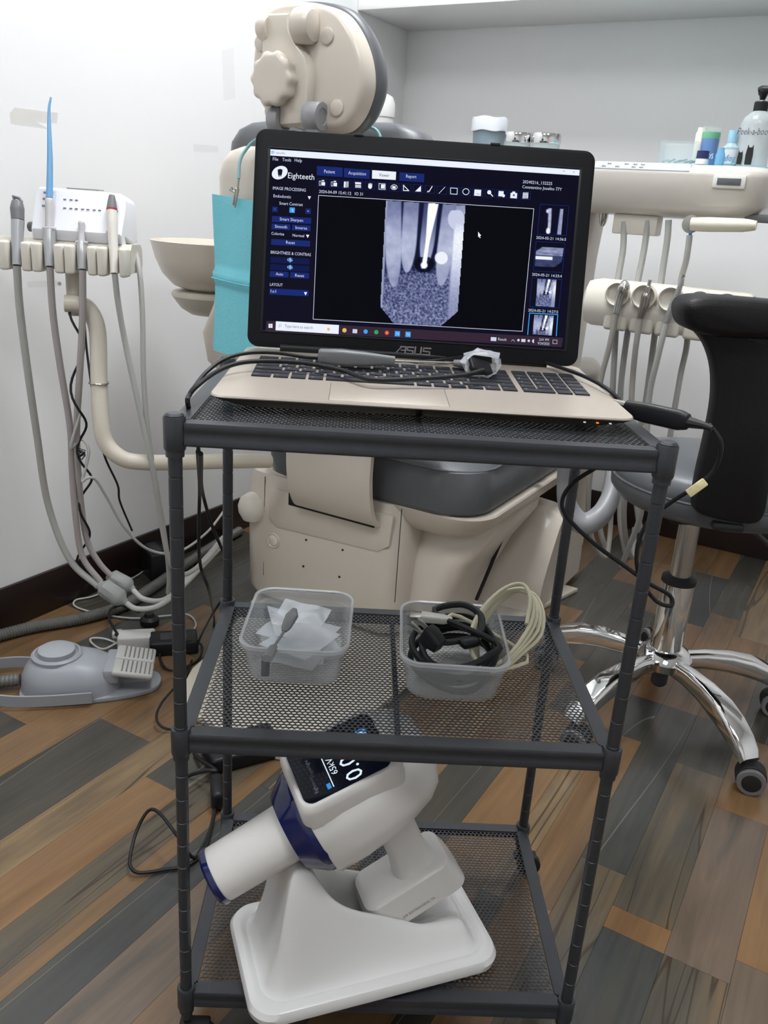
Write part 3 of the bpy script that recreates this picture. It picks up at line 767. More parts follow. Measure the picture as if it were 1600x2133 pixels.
def th2(s_, t):
    v = .35+.35*fbm(s_*2, t*6, 1.6, 7)
    if t > .45: v *= .4
    if abs(t-.58) < .07 and s_ < .62: v = 1.05
    if t < .08 or s_+t > 1.72 or (s_ < .25 and t < .3-s_): v = .02
    return v
for nm, c, fv in (('first', ((1358, 328), (1448, 333), (1437, 455), (1350, 450)), th1), ('second', ((1320, 505), (1450, 512), (1436, 612), (1312, 605)), th2),
                  ('third', ((1325, 665), (1415, 670), (1405, 800), (1315, 794)), lambda s_, t: xray(600+s_*370, 295+t*590)),
                  ('fourth', ((1310, 836), (1402, 841), (1392, 935), (1300, 929)), lambda s_, t: xray(600+s_*370, 295+t*420))):
    xr_mesh('thumbnail', 26, 34, th_map(c), fv, 0.0007)['label'] = nm + ' small radiograph thumbnail from the top of the screen'
for nm, (g, m, z) in LAYER.items():
    if g.V: g.build({'white': 'interface_highlights', 'text': 'interface_text', 'blue': 'interface_buttons', 'deep': 'interface_sliders', 'cyan': 'interface_accents', 'bar': 'task_bar', 'field': 'viewer_field'}.get(nm, 'interface_marks'), m, lid, smooth=0)['kind'] = 'stuff'
# maker's lettering under the screen, in strokes
g = G(LM)
a0 = S(648, 1019); a1 = S(812, 1022); hh = S(720, 983).y - S(720, 1018).y; ww = (a1.x - a0.x)
def stroke(pts, w=0.0016):
    for i in range(len(pts)-1):
        p, q_ = Vector(pts[i]), Vector(pts[i+1]); d = (q_-p).normalized(); n_ = Vector((-d.y, d.x))*w/2; e = d*w/2
        g.add([(t.x, t.y, 0.0003) for t in (p-n_-e, q_-n_+e, q_+n_+e, p+n_-e)], [(0, 1, 2, 3)])
def lp(x, y): return (a0.x + ww*x + hh*0.25*y*0.3, a0.y + hh*y)
stroke([lp(0, 0), lp(.17, 1)], .0012); stroke([lp(.13, .95), lp(.28, .95), lp(.28, 0)]); stroke([lp(.16, .48), lp(.28, .48)], .0012)
stroke([lp(.50, .95), lp(.33, .95), lp(.33, .52), lp(.50, .48), lp(.50, .05), lp(.31, .05)])
stroke([lp(.56, 1), lp(.56, .05), lp(.73, .05), lp(.73, 1)])
stroke([lp(1.0, .95), lp(.80, .95), lp(.80, .52), lp(.99, .48), lp(.99, .05), lp(.78, .05)])
g.build('maker_lettering', M_LOGO, lid, smooth=0)
# rubber bumpers on the bezel
for a, b in ((747, 281), (1032, 300)):
    p = scr(a, b); G(LM).box((p.x, p.y, 0.0004), (0.011, 0.0022, 0.0014), 0.0005).build('bumper', M_RUB, lid)

# ================================================================== THINGS ON THE TOP SHELF
M_GPLA = mat('grey_plastic', (112, 114, 116), 0.4)
M_DGRY = mat('dark_grey_plastic', (58, 59, 62), 0.45)
M_STEEL = mat('brushed_steel', (190, 188, 182), 0.25, metal=1.0)
M_CHROME = mat('chrome', (225, 225, 225), 0.06, metal=1.0, vary=0.01)
M_CABLE = mat('black_cable', (27, 28, 30), 0.5, spec=0.3)
M_FILM = mat('clear_film', (235, 238, 242), 0.12, alpha=0.28, spec=0.8, bump=0.6, bscale=60)
def deckw(u, v, h): return Zp(u, v, ZM + 0.026 + h)      # a point a little above the keyboard
hold = thing('sensor_holder', 'grey-handled steel rod sensor holder lying across the keyboard', 'tool', deckw(820, 752, 0))
p0, p1, p2, p3 = (LAP.inverted() @ deckw(*c) for c in ((663, 741, .010), (822, 752, .008), (945, 756, .006), (985, 760, .006)))
ax = (LAP.to_3x3() @ (p1 - p0)).normalized(); o_ = LAP @ p0; Lh = (p1-p0).length
Fh = frame_z(ax); Fh.translation = o_
g = G(Fh)
R = []
for t, w, h in ((0, .006, .006), (.03, .0085, .0075), (.3, .011, .0085), (.6, .0095, .0075), (.85, .006, .006), (1.0, .0052, .0052)):
    R.append([(x, y, t*Lh) for x, y in rrect(w*1.5, h*1.9, .0035, 4)])
g.rings(R); g.build('handle', M_GPLA, hold)
g = G(Fh); g.prism([(-.0012, .10*Lh), (.0012, .10*Lh), (.002, .4*Lh), (.0012, .9*Lh), (-.0012, .9*Lh), (-.002, .4*Lh)], .0002, Matrix.Translation((0, 0, 0)) @ Matrix(((0, 0, 1, .0078), (1, 0, 0, 0), (0, 1, 0, 0), (0, 0, 0, 1)))); g.build('handle_groove', M_DGRY, hold)
G().tube([LAP @ p1, LAP @ p2], .0013, 10).build('rod', M_STEEL, hold)
G().tube([LAP @ p2, LAP @ (p2*.6+p3*.4), LAP @ p3], [.0035, .0045, .006], 12).build('rod_end', M_GPLA, hold)
# radiograph sensor in its film sleeve, with its cable over the keys
sens = thing('radiograph_sensor', 'black wired radiograph sensor wrapped in crumpled clear film on the keyboard', 'sensor', deckw(1000, 765, 0))
c0 = deckw(1000, 764, .008)
G().box((0, 0, 0), (.026, .020, .0065), .002, 3, Matrix.Translation(c0) @ Euler((.5, .25, .3)).to_matrix().to_4x4()).build('sensor_body', M_BLK, sens)
gr = []
for i in range(11):
    row = []
    for j in range(13):
        u, v = i/10-.5, j/12-.5
        r_ = .026*(1-.35*abs(u)); a = v*2*math.pi
        q_ = c0 + Vector((math.cos(a)*r_*.75, u*.036, math.sin(a)*r_*.55 + .002))
        n_ = mnoise.noise(q_*130)*.007
        row.append(q_ + Vector((n_, n_*.6, abs(n_))))
    gr.append(row)
G().sheet(gr, .0003).build('film_sleeve', M_FILM, sens)
G().tube(spline([deckw(1008, 771, .010), deckw(960, 782, .006), deckw(850, 790, .002), deckw(770, 790, .001), deckw(715, 772, .003), deckw(640, 757, .005), deckw(560, 752, .005), deckw(500, 756, .004),
                 Zp(455, 772, ZM+.026), Zp(415, 800, ZM+.020), Zp(395, 822, ZM+.012), Zp(392, 845, ZM+.003), Zp(410, 905, ZM-.06), Zp(415, 960, ZM-.11)], 8), .0023, 10).build('sensor_cable', M_CABLE, sens)
# black mouse-style cable running behind the keys to the module on the right
mod = thing('usb_module', 'black elongated USB interface module at the laptop right edge with a taped cable', 'electronics', Zp(1370, 862, ZM))
a_, b_ = Zp(1302, 850, ZM+.014), Zp(1437, 880, ZM+.014)
d_ = (b_-a_); Fm = frame_z(d_); Fm.translation = a_
g = G(Fm); Lm = d_.length
g.rings([[(x, y, t*Lm) for x, y in rrect(w, h, .004, 4)] for t, w, h in ((0, .008, .012), (.02, .010, .016), (.35, .012, .019), (.85, .012, .019), (.97, .011, .015), (1.0, .008, .010))])
g.build('module_body', M_BLK, mod)
g = G(Fm); g.rings([[(x, y, t) for x, y in rrect(.006, .013, .001, 2)] for t in (-.012, .001)]); g.build('usb_plug', M_STEEL, mod)
G().tube([b_ - d_*.02, b_ + d_.normalized()*.014, b_ + d_.normalized()*.022 + Vector((0, 0, -.001))], [.0055, .0035, .0026], 10).build('strain_relief', M_RUB, mod)
e_ = b_ + d_.normalized()*.020
G().tube(spline([e_, Dp(1480, 888, .79), Dp(1502, 925, .79), Dp(1490, 975, .80), Dp(1455, 1010, .81), Dp(1400, 1045, .83), Dp(1352, 1085, .84), Dp(1328, 1140, .85), Dp(1332, 1200, .86), Dp(1365, 1250, .87),
                 Dp(1398, 1262, .87), Dp(1395, 1240, .87), Dp(1352, 1215, .86), Dp(1300, 1178, .86), Dp(1235, 1130, .86), Dp(1180, 1075, .86), Dp(1172, 1040, .86), Dp(1195, 1005, .85), Dp(1245, 972, .84)], 8), .0022, 10).build('module_cable', M_CABLE, mod)
tp = [Dp(1437, 1032, .806), Dp(1466, 1000, .802)]
G().box((0, 0, 0), (.020, .0085, .0045), .0012, 2, Matrix.Translation((tp[0]+tp[1])/2) @ frame_z((ray(1450, 1010)).normalized()) @ Matrix.Rotation(math.radians(-48), 4, 'Z')).build('tape_wrap', mat('cream_masking_tape', (222, 210, 160), .7, bump=.6, bscale=120), mod)
# second black lead along the hinge
tag(cable('black_lead', [Zp(398, 815, ZM+.008), Zp(430, 775, ZM+.018), Zp(470, 747, ZM+.028), deckw(520, 735, .006), deckw(575, 735, .006), deckw(640, 744, .004), deckw(720, 749, .001), deckw(830, 753, .0), deckw(900, 752, .004),
    deckw(960, 744, .007), deckw(1030, 738, .007), deckw(1085, 740, .007), deckw(1150, 760, .006), deckw(1215, 783, .004), deckw(1265, 810, .0), Zp(1295, 838, ZM+.016)], .0021, M_CABLE),
    'thin black lead looped along the laptop hinge', 'cable')

# ================================================================== THINGS ON THE MIDDLE SHELF
M_TUB = mat('frosted_clear_plastic', (205, 208, 210), 0.25, alpha=0.36, spec=0.5, vary=0.02)
M_TUBR = mat('frosted_plastic_rim', (205, 208, 210), 0.25, alpha=0.45, spec=0.6, vary=0.02)
M_SACH = mat('clear_sachet', (225, 230, 235), 0.12, alpha=0.36, spec=0.9, bump=0.5, bscale=70)
ZS2 = Z2 - 0.006 + 0.0008
def tub(label, cx, cy, rot, w, d, h):
    F = Matrix.Translation((cx, cy, ZS2)) @ Matrix.Rotation(rot, 4, 'Z')
    t = thing('plastic_tub', label, 'container', F.translation, rot, 'tubs on the middle shelf')
    g = G(F); th = .0009; R = []
    for z, k in ((0.0, .84), (.003, .87), (h*.75, .965), (h*.78, .985), (h, 1.0)): R.append([(x, y, z) for x, y in rrect(w*k, d*k, .022, 6)])
    for z, k in ((h, .98), (h*.78, .965), (h*.75, .945), (.004, .85), (.0018, .82)): R.append([(x, y, z) for x, y in rrect(w*k, d*k, .021, 6)])
    g.rings(R); g.build('tub_body', M_TUB, t)
    g = G(F); R = []
    for z, k in ((h-.004, 1.0), (h-.004, 1.035), (h, 1.04), (h+.001, 1.02), (h, .985)): R.append([(x, y, z) for x, y in rrect(w*k, d*k, .023, 6)])
    g.rings(R, False, False); g.build('tub_rim', M_TUBR, t)
    return t, F
TH_ = 0.050
t1, F1 = tub('clear tub of plastic sachets on the middle shelf, left of the other tub', -.112, .160, math.radians(-1.5), .116, .148, TH_)
t2, F2 = tub('clear tub of coiled black and cream cables on the middle shelf', .063, .143, math.radians(-2), .116, .148, TH_)
# sachets: a loose pile of film pouches
rs = random.Random(5)
for i in range(9):
    cx, cy, cz = rs.uniform(-.012, .012), rs.uniform(-.025, .03), .006 + .0032*i
    rz = rs.uniform(-.5, .5); gr = []
    for a in range(7):
        row = []
        for b in range(7):
            x, y = (a/6-.5)*.062, (b/6-.5)*.074
            M_ = Matrix.Rotation(rz, 3, 'Z') @ Vector((x, y, 0))
            z = cz + .0025*mnoise.noise(Vector((x*40+i*3, y*40, i))) + (.012*max(0, y/.037) if i in (4, 7) else 0) + (.010*max(0, -x/.03) if i in (2, 6) else 0)
            row.append(F1 @ Vector((cx + M_.x, cy + M_.y, z)))
        gr.append(row)
    o = G().sheet(gr, .0006).build('sachet', M_SACH)
    tag(o, 'clear film sachet lying in the left plastic tub', 'sachet', 'film sachets in the tub')
# grey sensor stick hooked over the tub rim
st = thing('positioning_stick', 'small grey stick with two paddle ends leaning in the left tub', 'tool', Zp(590, 1330, ZS2+.045))
A, B, C_, D_ = Zp(608, 1283, ZS2+.058), Zp(592, 1315, ZS2+.050), Zp(570, 1348, ZS2+.047), Zp(556, 1372, ZS2+.058)
G().tube(spline([A + Vector((.002, .010, .004)), A, B + (A-B)*.3, B], 4), [.003, .0075, .006, .003], 10, flat=.6).build('paddle', M_GPLA, st)
G().tube([B, C_], .0016, 8).build('shaft', M_GPLA, st)
G().tube([C_ + (B-C_)*.15, C_, D_], [.002, .005, .0062], 10, flat=.6).build('hook', M_GPLA, st)
G().box((0, 0, 0), (.009, .005, .026), .0015, 2, Matrix.Translation(Zp(553, 1385, ZS2+.044)) @ Matrix.Rotation(.1, 4, 'Z')).build('hook_tab', M_GPLA, st)
# black power cord
def tw(x, y, z): return F2 @ Vector((x, y, z))
pc = thing('mains_cable', 'coiled black mains power cord with two-pin plug in the right tub', 'cable', tw(0, 0, .004))
pts = []
for i in range(54):
    t = i/54*4*2*math.pi
    pts.append(tw(.004 + (.044 - .006*math.sin(i*.7))*math.cos(t), -.004 + (.054 + .007*math.cos(i*.5))*math.sin(t), .012 + .036*i/54 + .010*math.sin(t*.5+1) + .008*math.sin(t+.6)))
pts += [tw(-.02, .035, .055), tw(.01, .045, .064), tw(.032, .03, .06), tw(.03, .0, .050), tw(.0, -.022, .050), tw(-.022, -.030, .052)]
G().tube(spline(pts, 4), .0036, 8, flat=1.2).build('cord', M_CABLE, pc)
Fp = Matrix.Translation(tw(-.024, -.030, .055)) @ Matrix.Rotation(math.radians(140), 4, 'Z') @ Matrix.Rotation(math.radians(-25), 4, 'Y')
G(Fp).rloft([(-.011, .016, .016, .004, 0, 0), (.004, .024, .018, .004, 0, 0), (.012, .022, .016, .004, 0, 0)], M=Matrix.Rotation(math.pi/2, 4, 'Y')).build('plug', M_BLK, pc)
for s_ in (-1, 1): G(Fp).box((.021, s_*.0062, 0), (.018, .0014, .006), .0004).build('plug_pin', M_STEEL, pc)
Fc = Matrix.Translation(tw(.018, -.022, .050)) @ Matrix.Rotation(math.radians(30), 4, 'Z')
G(Fc).box((0, 0, 0), (.024, .013, .010), .004, 3).build('socket_end', M_BLK, pc)
# cream USB cable
M_CREAM = mat('cream_cable', (205, 200, 172), 0.5)
uc = thing('usb_cable', 'coiled cream USB cable looping over the right tub rim', 'cable', tw(.03, 0, .03))
pts = []
for k in range(5):
    for i in range(10):
        t = i/10*2*math.pi
        pts.append(tw(.056 + .004*k + .030*math.cos(t)*(1 + .04*k) + .022*math.sin(t), .020 + .058*math.sin(t) + .003*k, .056 - .004*k + .027*math.sin(t)*.9 + .004*math.sin(2*t+k)))
pts += [tw(.01, .03, .055), tw(-.008, .022, .055)]
G().tube(spline(pts, 3), .0024, 8).build('cord', M_CREAM, uc)
Fu = Matrix.Translation(tw(-.020, .022, .055)) @ Matrix.Rotation(math.radians(172), 4, 'Z')
G(Fu).rings([[(t, y, z) for y, z in rrect(w, h, .002, 3)] for t, w, h in ((-.020, .006, .006), (-.010, .014, .008), (.010, .015, .009), (.016, .015, .009))]).build('usb_shell', mat('off_white_plastic', (200, 198, 190), .4), uc)
G(Fu).box((.022, 0, 0), (.014, .012, .0045), .0004).build('usb_plug', M_STEEL, uc)

# ================================================================== X-RAY UNIT AND CRADLE ON THE BOTTOM SHELF
M_WPL = mat('glossy_white_plastic', (226, 226, 224), 0.22, coat=0.3, vary=0.01)
M_WPL2 = mat('white_plastic_body', (228, 226, 222), 0.28, coat=0.2, vary=0.01)
M_NAVY = mat('navy_plastic', (20, 30, 84), 0.15, coat=0.3)
SROT = math.radians(18.5)
SO = Vector((-.019, .067, Z1 + .0012))
SF = Matrix.Translation(SO) @ Matrix.Rotation(SROT, 4, 'Z')
SC_ = SF @ Matrix.Diagonal((.94, .97, 1, 1))
cr = thing('charging_cradle', 'glossy white wedge-shaped cradle on the bottom shelf under the handheld x-ray unit', 'cradle', SO, SROT)
g = G(SC_); R = []
for z, i_ in ((0, .004), (.002, .0), (.010, -.001), (.016, .002), (.0185, .007), (.0185, .013), (.0165, .016)): R.append([(x, y, z) for x, y in rrect(.314 - 2*i_, .168 - 2*i_, .030, 8)])
g.rings(R); g.build('cradle_base', M_WPL, cr)
g = G(SC_); NX, NY = 120, 76; grid = []
fx = [-.150, -.138, -.128, -.117, -.106, -.098, -.090, -.080, -.06, -.04, -.02, .0, .03, .06, .09, .115, .13, .143, .150]
fz = [.016, .024, .070, .118, .147, .1535, .1535, .149, .134, .117, .100, .084, .064, .052, .047, .044, .036, .020, .016]
def prof(x): return sum(float(np.interp(x+e, fx, fz)) for e in (-.006, -.003, 0, .003, .006))/5
for i in range(NX+1):
    row = []
    x = -.1445 + .289*i/NX
    f_ = prof(x)
    for j in range(NY+1):
        y = -.0705 + .141*j/NY
        qx, qy = max(0, abs(x)-.1145), max(0, abs(y)-.0405)
        dd = .030 - math.hypot(qx, qy) if (qx > 0 or qy > 0) else .030 + min(.1145-abs(x), .0405-abs(y))
        k = float(sstep(0, .030 + .016*float(sstep(.035, .110, f_)), dd))
        h = .0160 + (f_-.0160)*k
        sc_ = float(sstep(-.080, -.035, x)) * float(sstep(.040, .010, abs(y)))        # open trough behind the front support
        e_ = math.hypot((x-.066)/.070, y/.044)
        sc_ = max(sc_, float(sstep(1.0, .35, e_)))
        h = h*(1-sc_) + min(h, .030)*sc_
        row.append((x, y, h))
    grid.append(row)
V = [p for r in grid for p in r]; F = [(i*(NY+1)+j, (i+1)*(NY+1)+j, (i+1)*(NY+1)+j+1, i*(NY+1)+j+1) for i in range(NX) for j in range(NY)]
g.add(V, F); g.build('cradle_body', M_WPL, cr, smooth=60)
# the handheld unit
gun = thing('xray_gun', 'white handheld dental x-ray unit with navy collar and lit display on its cradle', 'x-ray unit', SF @ Vector((-.02, 0, .02)), SROT)
EL = math.radians(27.5)
GF = SF @ Matrix.Translation((-.0800, .003, .190)) @ Matrix.Rotation(-EL, 4, 'Y') @ Matrix.Scale(1.09, 4)     # x along the barrel toward the tail
AX = lambda prof, n=40: [[(xx, r*math.cos(2*math.pi*k/n), r*math.sin(2*math.pi*k/n)) for k in range(n)] for r, xx in prof]
G(GF).rings(AX([(.0275, -.098), (.0278, -.094), (.0290, -.04), (.0300, -.006)])).build('cone', M_WPL2, gun)
G(GF).rings(AX([(.0200, -.0995), (.0272, -.1005), (.0290, -.098), (.0290, -.093), (.0275, -.093)])).build('cone_ring', M_NAVY, gun)
G(GF).rings(AX([(.0305, -.014), (.0400, -.013), (.0525, .004), (.0545, .008), (.0545, .014)])).build('collar', M_NAVY, gun)
g = G(GF); R = []
for x, w, h, cz in ((.013, .108, .108, 0), (.016, .111, .110, 0), (.045, .116, .112, .002), (.075, .114, .110, .004), (.105, .106, .104, .006), (.126, .094, .096, .008), (.140, .074, .080, .009), (.148, .046, .052, .010), (.150, .015, .02, .010)):
    R.append([(x, y, z + cz) for y, z in rrect(w, h, .046*min(w, h)/.11, 10)])
g.rings(R); g.build('body', M_WPL2, gun, smooth=60)
# raised display housing on top, facing up and back toward the operator
DT = math.radians(6)
DF = GF @ Matrix.Translation((.066, -.017, .0600)) @ Matrix.Rotation(DT, 4, 'Y') @ Matrix.Rotation(math.radians(15), 4, 'X')
g = G(DF); g.rings([[(x, y, z) for x, y in rrect(.104*k, .080*k, .014, 6)] for z, k in ((-.022, 1.06), (-.004, 1.03), (.003, .99), (.005, .95), (.0045, .90), (.0035, .885))]); g.build('display_housing', M_WPL2, gun)
g = G(DF); g.rings([[(x, y, z) for x, y in rrect(.091, .068, .010, 6)] for z in (.002, .0042)]); dsp = g.build('display', mat('display_glass', (8, 10, 16), .12, spec=.5, vary=0, emit=(10, 14, 30), estr=.4), gun)
XR = DF.to_3x3() @ Vector((0, 1, 0)); YR = -(DF.to_3x3() @ Vector((1, 0, 0)))
def dpt(x, y): return DF @ Vector((-y, x, .0045))          # display coordinates: x reading direction, y up (to the cone)
gw = G(); gb = G(); gg = G(); gd = G()
put_text(gd, 'Eighteeth', dpt(-.026, .030), XR, YR, height=.0035); put_text(gd, 'Hyperlight', dpt(-.008, .028), XR, YR, height=.0035)
put_text(gw, '65kV', dpt(-.016, .006), XR, YR, height=.0065); put_text(gw, '0.08s', dpt(-.031, -.015), XR, YR, height=.0170, width=.048)
gw.add([dpt(-.028, .0145), dpt(.028, .0145), dpt(.028, .0155), dpt(-.028, .0155)], [(0, 1, 2, 3)])
gb.add([dpt(-.028, .017), dpt(-.022, .017), dpt(-.022, .021), dpt(-.028, .021)], [(0, 1, 2, 3)])
gg.add([dpt(.019, .017), dpt(.027, .017), dpt(.027, .022), dpt(.019, .022)], [(0, 1, 2, 3)])
for x0 in (-.006, .008): gb.add([dpt(x0, -.035), dpt(x0+.010, -.035), dpt(x0+.010, -.025), dpt(x0, -.025)], [(0, 1, 2, 3)])
for x0 in (-.003, .011): gw.add([dpt(x0, -.034), dpt(x0+.003, -.034), dpt(x0+.0036, -.027), dpt(x0-.0006, -.027)], [(0, 1, 2, 3)])
gw.add([dpt(-.016, -.034), dpt(-.012, -.034), dpt(-.012, -.028), dpt(-.014, -.025), dpt(-.016, -.028)], [(0, 1, 2, 3, 4)])
for g_, m_, nm in ((gw, glow('display_white', (225, 240, 255), 1.0), 'display_digits'), (gb, glow('display_blue', (60, 150, 225), .9), 'display_icons'), (gg, glow('display_green', (60, 200, 150), .8), 'display_battery'), (gd, mat('display_print', (120, 126, 136), .4), 'display_print')):
    g_.build(nm, m_, dsp, smooth=0)
# grip and battery foot
g = G(GF); R = []
for z, x, w, d in ((-.040, .078, .052, .040), (-.070, .080, .042, .032), (-.105, .078, .042, .032), (-.140, .076, .054, .040)): R.append([(x+a, b, z) for a, b in rrect(w, d, .015, 6)])
g.rings(R); g.build('grip', M_WPL2, gun)
g = G(GF); R = []
for z, x0, x1, d in ((-.126, .016, .106, .050), (-.129, .010, .112, .058), (-.146, .004, .116, .062), (-.165, .008, .118, .064), (-.169, .012, .114, .058)): R.append([((x0+x1)/2+a, b, z) for a, b in rrect(x1-x0, d, .014, 6)])
g.rings(R); bt = g.build('battery_foot', M_WPL2, gun)
g = G(); put_text(g, 'DR EXTRAORAL 70', GF @ Vector((.040, -.0325, -.157)), GF.to_3x3() @ Vector((1, 0, 0)), GF.to_3x3() @ Vector((0, 0, 1)), height=.0032); g.build('printed_lettering', mat('grey_print', (110, 110, 112), .5), bt, smooth=0)

# ================================================================== DENTAL CHAIR (room coordinates p, q, z)
M_CRM = mat('cream_plastic', (217, 208, 195), 0.30, coat=0.15, vary=0.015)
M_CRM2 = mat('cream_metal', (210, 203, 188), 0.35, vary=0.02)
M_CUSH = mat('grey_vinyl', (92, 95, 98), 0.42, bump=0.08, bscale=500)
M_LGR = mat('light_grey_plastic', (150, 151, 154), 0.4)
M_DARKHOLE = mat('dark_gap', (28, 26, 25), 0.8)
M_BUTTON = mat('pale_button', (226, 220, 208), 0.35)
CHP = -0.57
chair = room_thing('dental_chair', 'cream dental chair with grey upholstery seen from behind', 'dental chair', CHP, 1.0)
g = G(ROOM); pl = [(-.74, .50), (-.70, .42), (-.62, .375), (-.44, .365), (-.38, .38), (-.365, .42), (-.345, .85), (-.22, 1.40), (-.95, 1.40), (-.86, .86), (-.76, .60)]
g.prism(pl, .012, Matrix.Translation((0, 0, .0005)), .003); g.build('floor_plate', M_CRM2, chair)
# rear housing of the pedestal
QR = .830
g = G(ROOM); g.rings([[((-.885-.455)/2 + x, 1.03 + y, z) for x, y in rrect(.43 + dw, .40 + dw, .05, 8)] for z, dw in ((.025, -.02), (.045, 0), (.18, .004), (.31, .0), (.334, -.012))]); g.build('rear_housing', M_CRM, chair)
# framed recess, slot and screw holes on the rear panel
def rz(u, v): return rq(u, v, QR)
fr = [rz(*c) for c in ((566, 1015), (560, 1078), (578, 1098), (788, 1149), (812, 1138), (822, 1075))]
g = G(ROOM); pl_ = [(c.x, c.z) for c in fr]
Mp = Matrix(((1, 0, 0, 0), (0, 0, 1, QR-.0045), (0, 1, 0, 0), (0, 0, 0, 1)))
g.prism(pl_, .008, Mp, .004); g.build('raised_panel', M_CRM, chair)
a_ = rz(608, 1040); b_ = rz(778, 1090)
g = G(ROOM); g.box(((a_.x+b_.x)/2, QR-.003, .292), (abs(b_.x-a_.x)+.012, .006, .030), .002); g.build('slot', M_DARKHOLE, chair)
for u, v in ((639, 1124), (715, 1145), (633, 1179), (708, 1201)):
    c = rz(u, v); G(ROOM).lathe([(.0026, -.002), (.0026, .003)], (c.x, QR, c.z), (0, -1, 0), 10).build('screw_hole', M_DARKHOLE, chair)
c = rz(571, 1125); bn = G(ROOM).lathe([(.018, -.002), (.018, .004), (.0165, .005), (.0145, .003)], (c.x, QR, c.z), (0, -1, 0), 24).build('button_ring', M_CRM, chair)
G(ROOM).lathe([(.0125, 0), (.0125, .005), (.0105, .006)], (c.x, QR, c.z), (0, -1, 0), 24).build('button', M_BUTTON, bn)
for u0, v0, u1, v1 in ((562, 995, 540, 1195), (845, 1062, 815, 1252)):
    A, B = rz(u0, v0), rz(u1, v1); G(ROOM).box(((A.x+B.x)/2, QR-.0003, (A.z+B.z)/2), (.0012, .0015, abs(A.z-B.z))).build('panel_seam', M_DARKHOLE, chair)
# right-hand cover beside the housing, then the foot housing behind the gap
g = G(ROOM); R = []
for z, p0, p1, q0, q1 in ((.02, -.50, -.385, .90, 1.16), (.10, -.50, -.375, .89, 1.18), (.20, -.49, -.34, .90, 1.22), (.27, -.48, -.30, .93, 1.26), (.30, -.48, -.30, .95, 1.27)):
    R.append([((p0+p1)/2 + x, (q0+q1)/2 + y, z) for x, y in rrect(p1-p0, q1-q0, .045, 8)])
g.rings(R); g.build('side_cover', M_CRM, chair)
prof_ = [(1.17, .0), (1.19, .10), (1.27, .235), (1.31, .252), (1.40, .235), (1.50, .16), (1.53, .08), (1.53, .0)]
g = G(ROOM); R = []
for p, s_ in ((-.60, 1), (-.36, 1), (-.31, .985), (-.27, .94), (-.255, .88)):
    R.append([(p, 1.35 + (q-1.35)*s_, max(.013, z*s_)) for q, z in [(v.x, v.y) for v in spline([Vector((a, b, 0)) for a, b in prof_], 5)]])
g.rings(R); g.build('foot_housing', M_CRM, chair)
ga, gb_ = RI @ Pp(1066, 1074, -.335), RI @ Pp(992, 1250, -.365)
G(ROOM).tube([ga, gb_], .0045, 8).build('cover_gap', M_DARKHOLE, chair)
# seat: cream tray with flared rim and grey cushion
g = G(ROOM); R = []
for z, w, d, cy in ((.262, .40, .56, 1.21), (.278, .50, .66, 1.21), (.305, .560, .715, 1.21), (.333, .578, .735, 1.21), (.338, .574, .732, 1.21), (.338, .55, .71, 1.21)):
    R.append([(CHP + x, cy + y, z) for x, y in rrect(w, d, .085, 10)])
g.rings(R); g.build('seat_tray', M_CRM, chair)
g = G(ROOM); R = []
for z, i_ in ((.334, .014), (.346, .003), (.39, .0), (.430, .010), (.452, .035), (.460, .08)):
    R.append([(CHP + x, 1.20 + y, z) for x, y in rrect(.555-2*i_, .74-2*i_, .085, 10)])
g.rings(R); cs = g.build('seat_cushion', M_CUSH, chair)
g = G(ROOM); g.tube([(CHP + x, 1.20 + y, .432) for x, y in rrect(.537, .722, .10, 10)], .0022, 6, closed=True); g.build('seat_piping', M_CUSH, cs)
# curved strap that carries the backrest
g = G(ROOM); rows = []
for q, z in [(v.x, v.y) for v in spline([Vector(c) for c in ((.835, .285, 0), (.805, .30, 0), (.785, .34, 0), (.775, .40, 0), (.775, .47, 0), (.76, .56, 0))], 5)]:
    rows.append([ROOM @ Vector((p, q, z)) for p in np.linspace(-.715, -.505, 8)])
G().sheet(rows, .012).build('backrest_strap', M_CRM, chair)
# backrest
g = G(ROOM); R = []
for z, w, q0, d, r, dc in ((.545, .34, .72, .06, .03, 0), (.56, .50, .70, .09, .04, 0), (.60, .62, .685, .10, .045, 0), (.66, .62, .67, .10, .045, 0), (.72, .53, .655, .09, .04, 0), (.80, .435, .64, .08, .035, -.008), (.90, .412, .625, .075, .035, -.012), (.955, .402, .618, .07, .033, -.012), (.982, .390, .620, .066, .032, -.012), (1.0, .355, .626, .055, .026, -.012), (1.009, .30, .636, .035, .016, -.012)):
    R.append([(CHP - .003 + dc + x, q0 + d/2 + y, z) for x, y in rrect(w, d, r, 6)])
g.rings(R); g.build('backrest_shell', M_CRM, chair, smooth=60)
g = G(ROOM); R = []
for z, w, q0, d, r in ((.52, .36, .77, .08, .035), (.56, .46, .755, .10, .045), (.70, .48, .735, .10, .045), (.85, .46, .71, .10, .045), (.98, .445, .69, .095, .045), (1.02, .430, .69, .088, .042), (1.042, .395, .695, .075, .036), (1.054, .34, .705, .05, .024), (1.058, .27, .712, .03, .014)):
    R.append([(CHP - .038 + x, q0 + d/2 + y, z) for x, y in rrect(w, d, r, 6)])
g.rings(R); g.build('backrest_cushion', M_CUSH, chair, smooth=60)
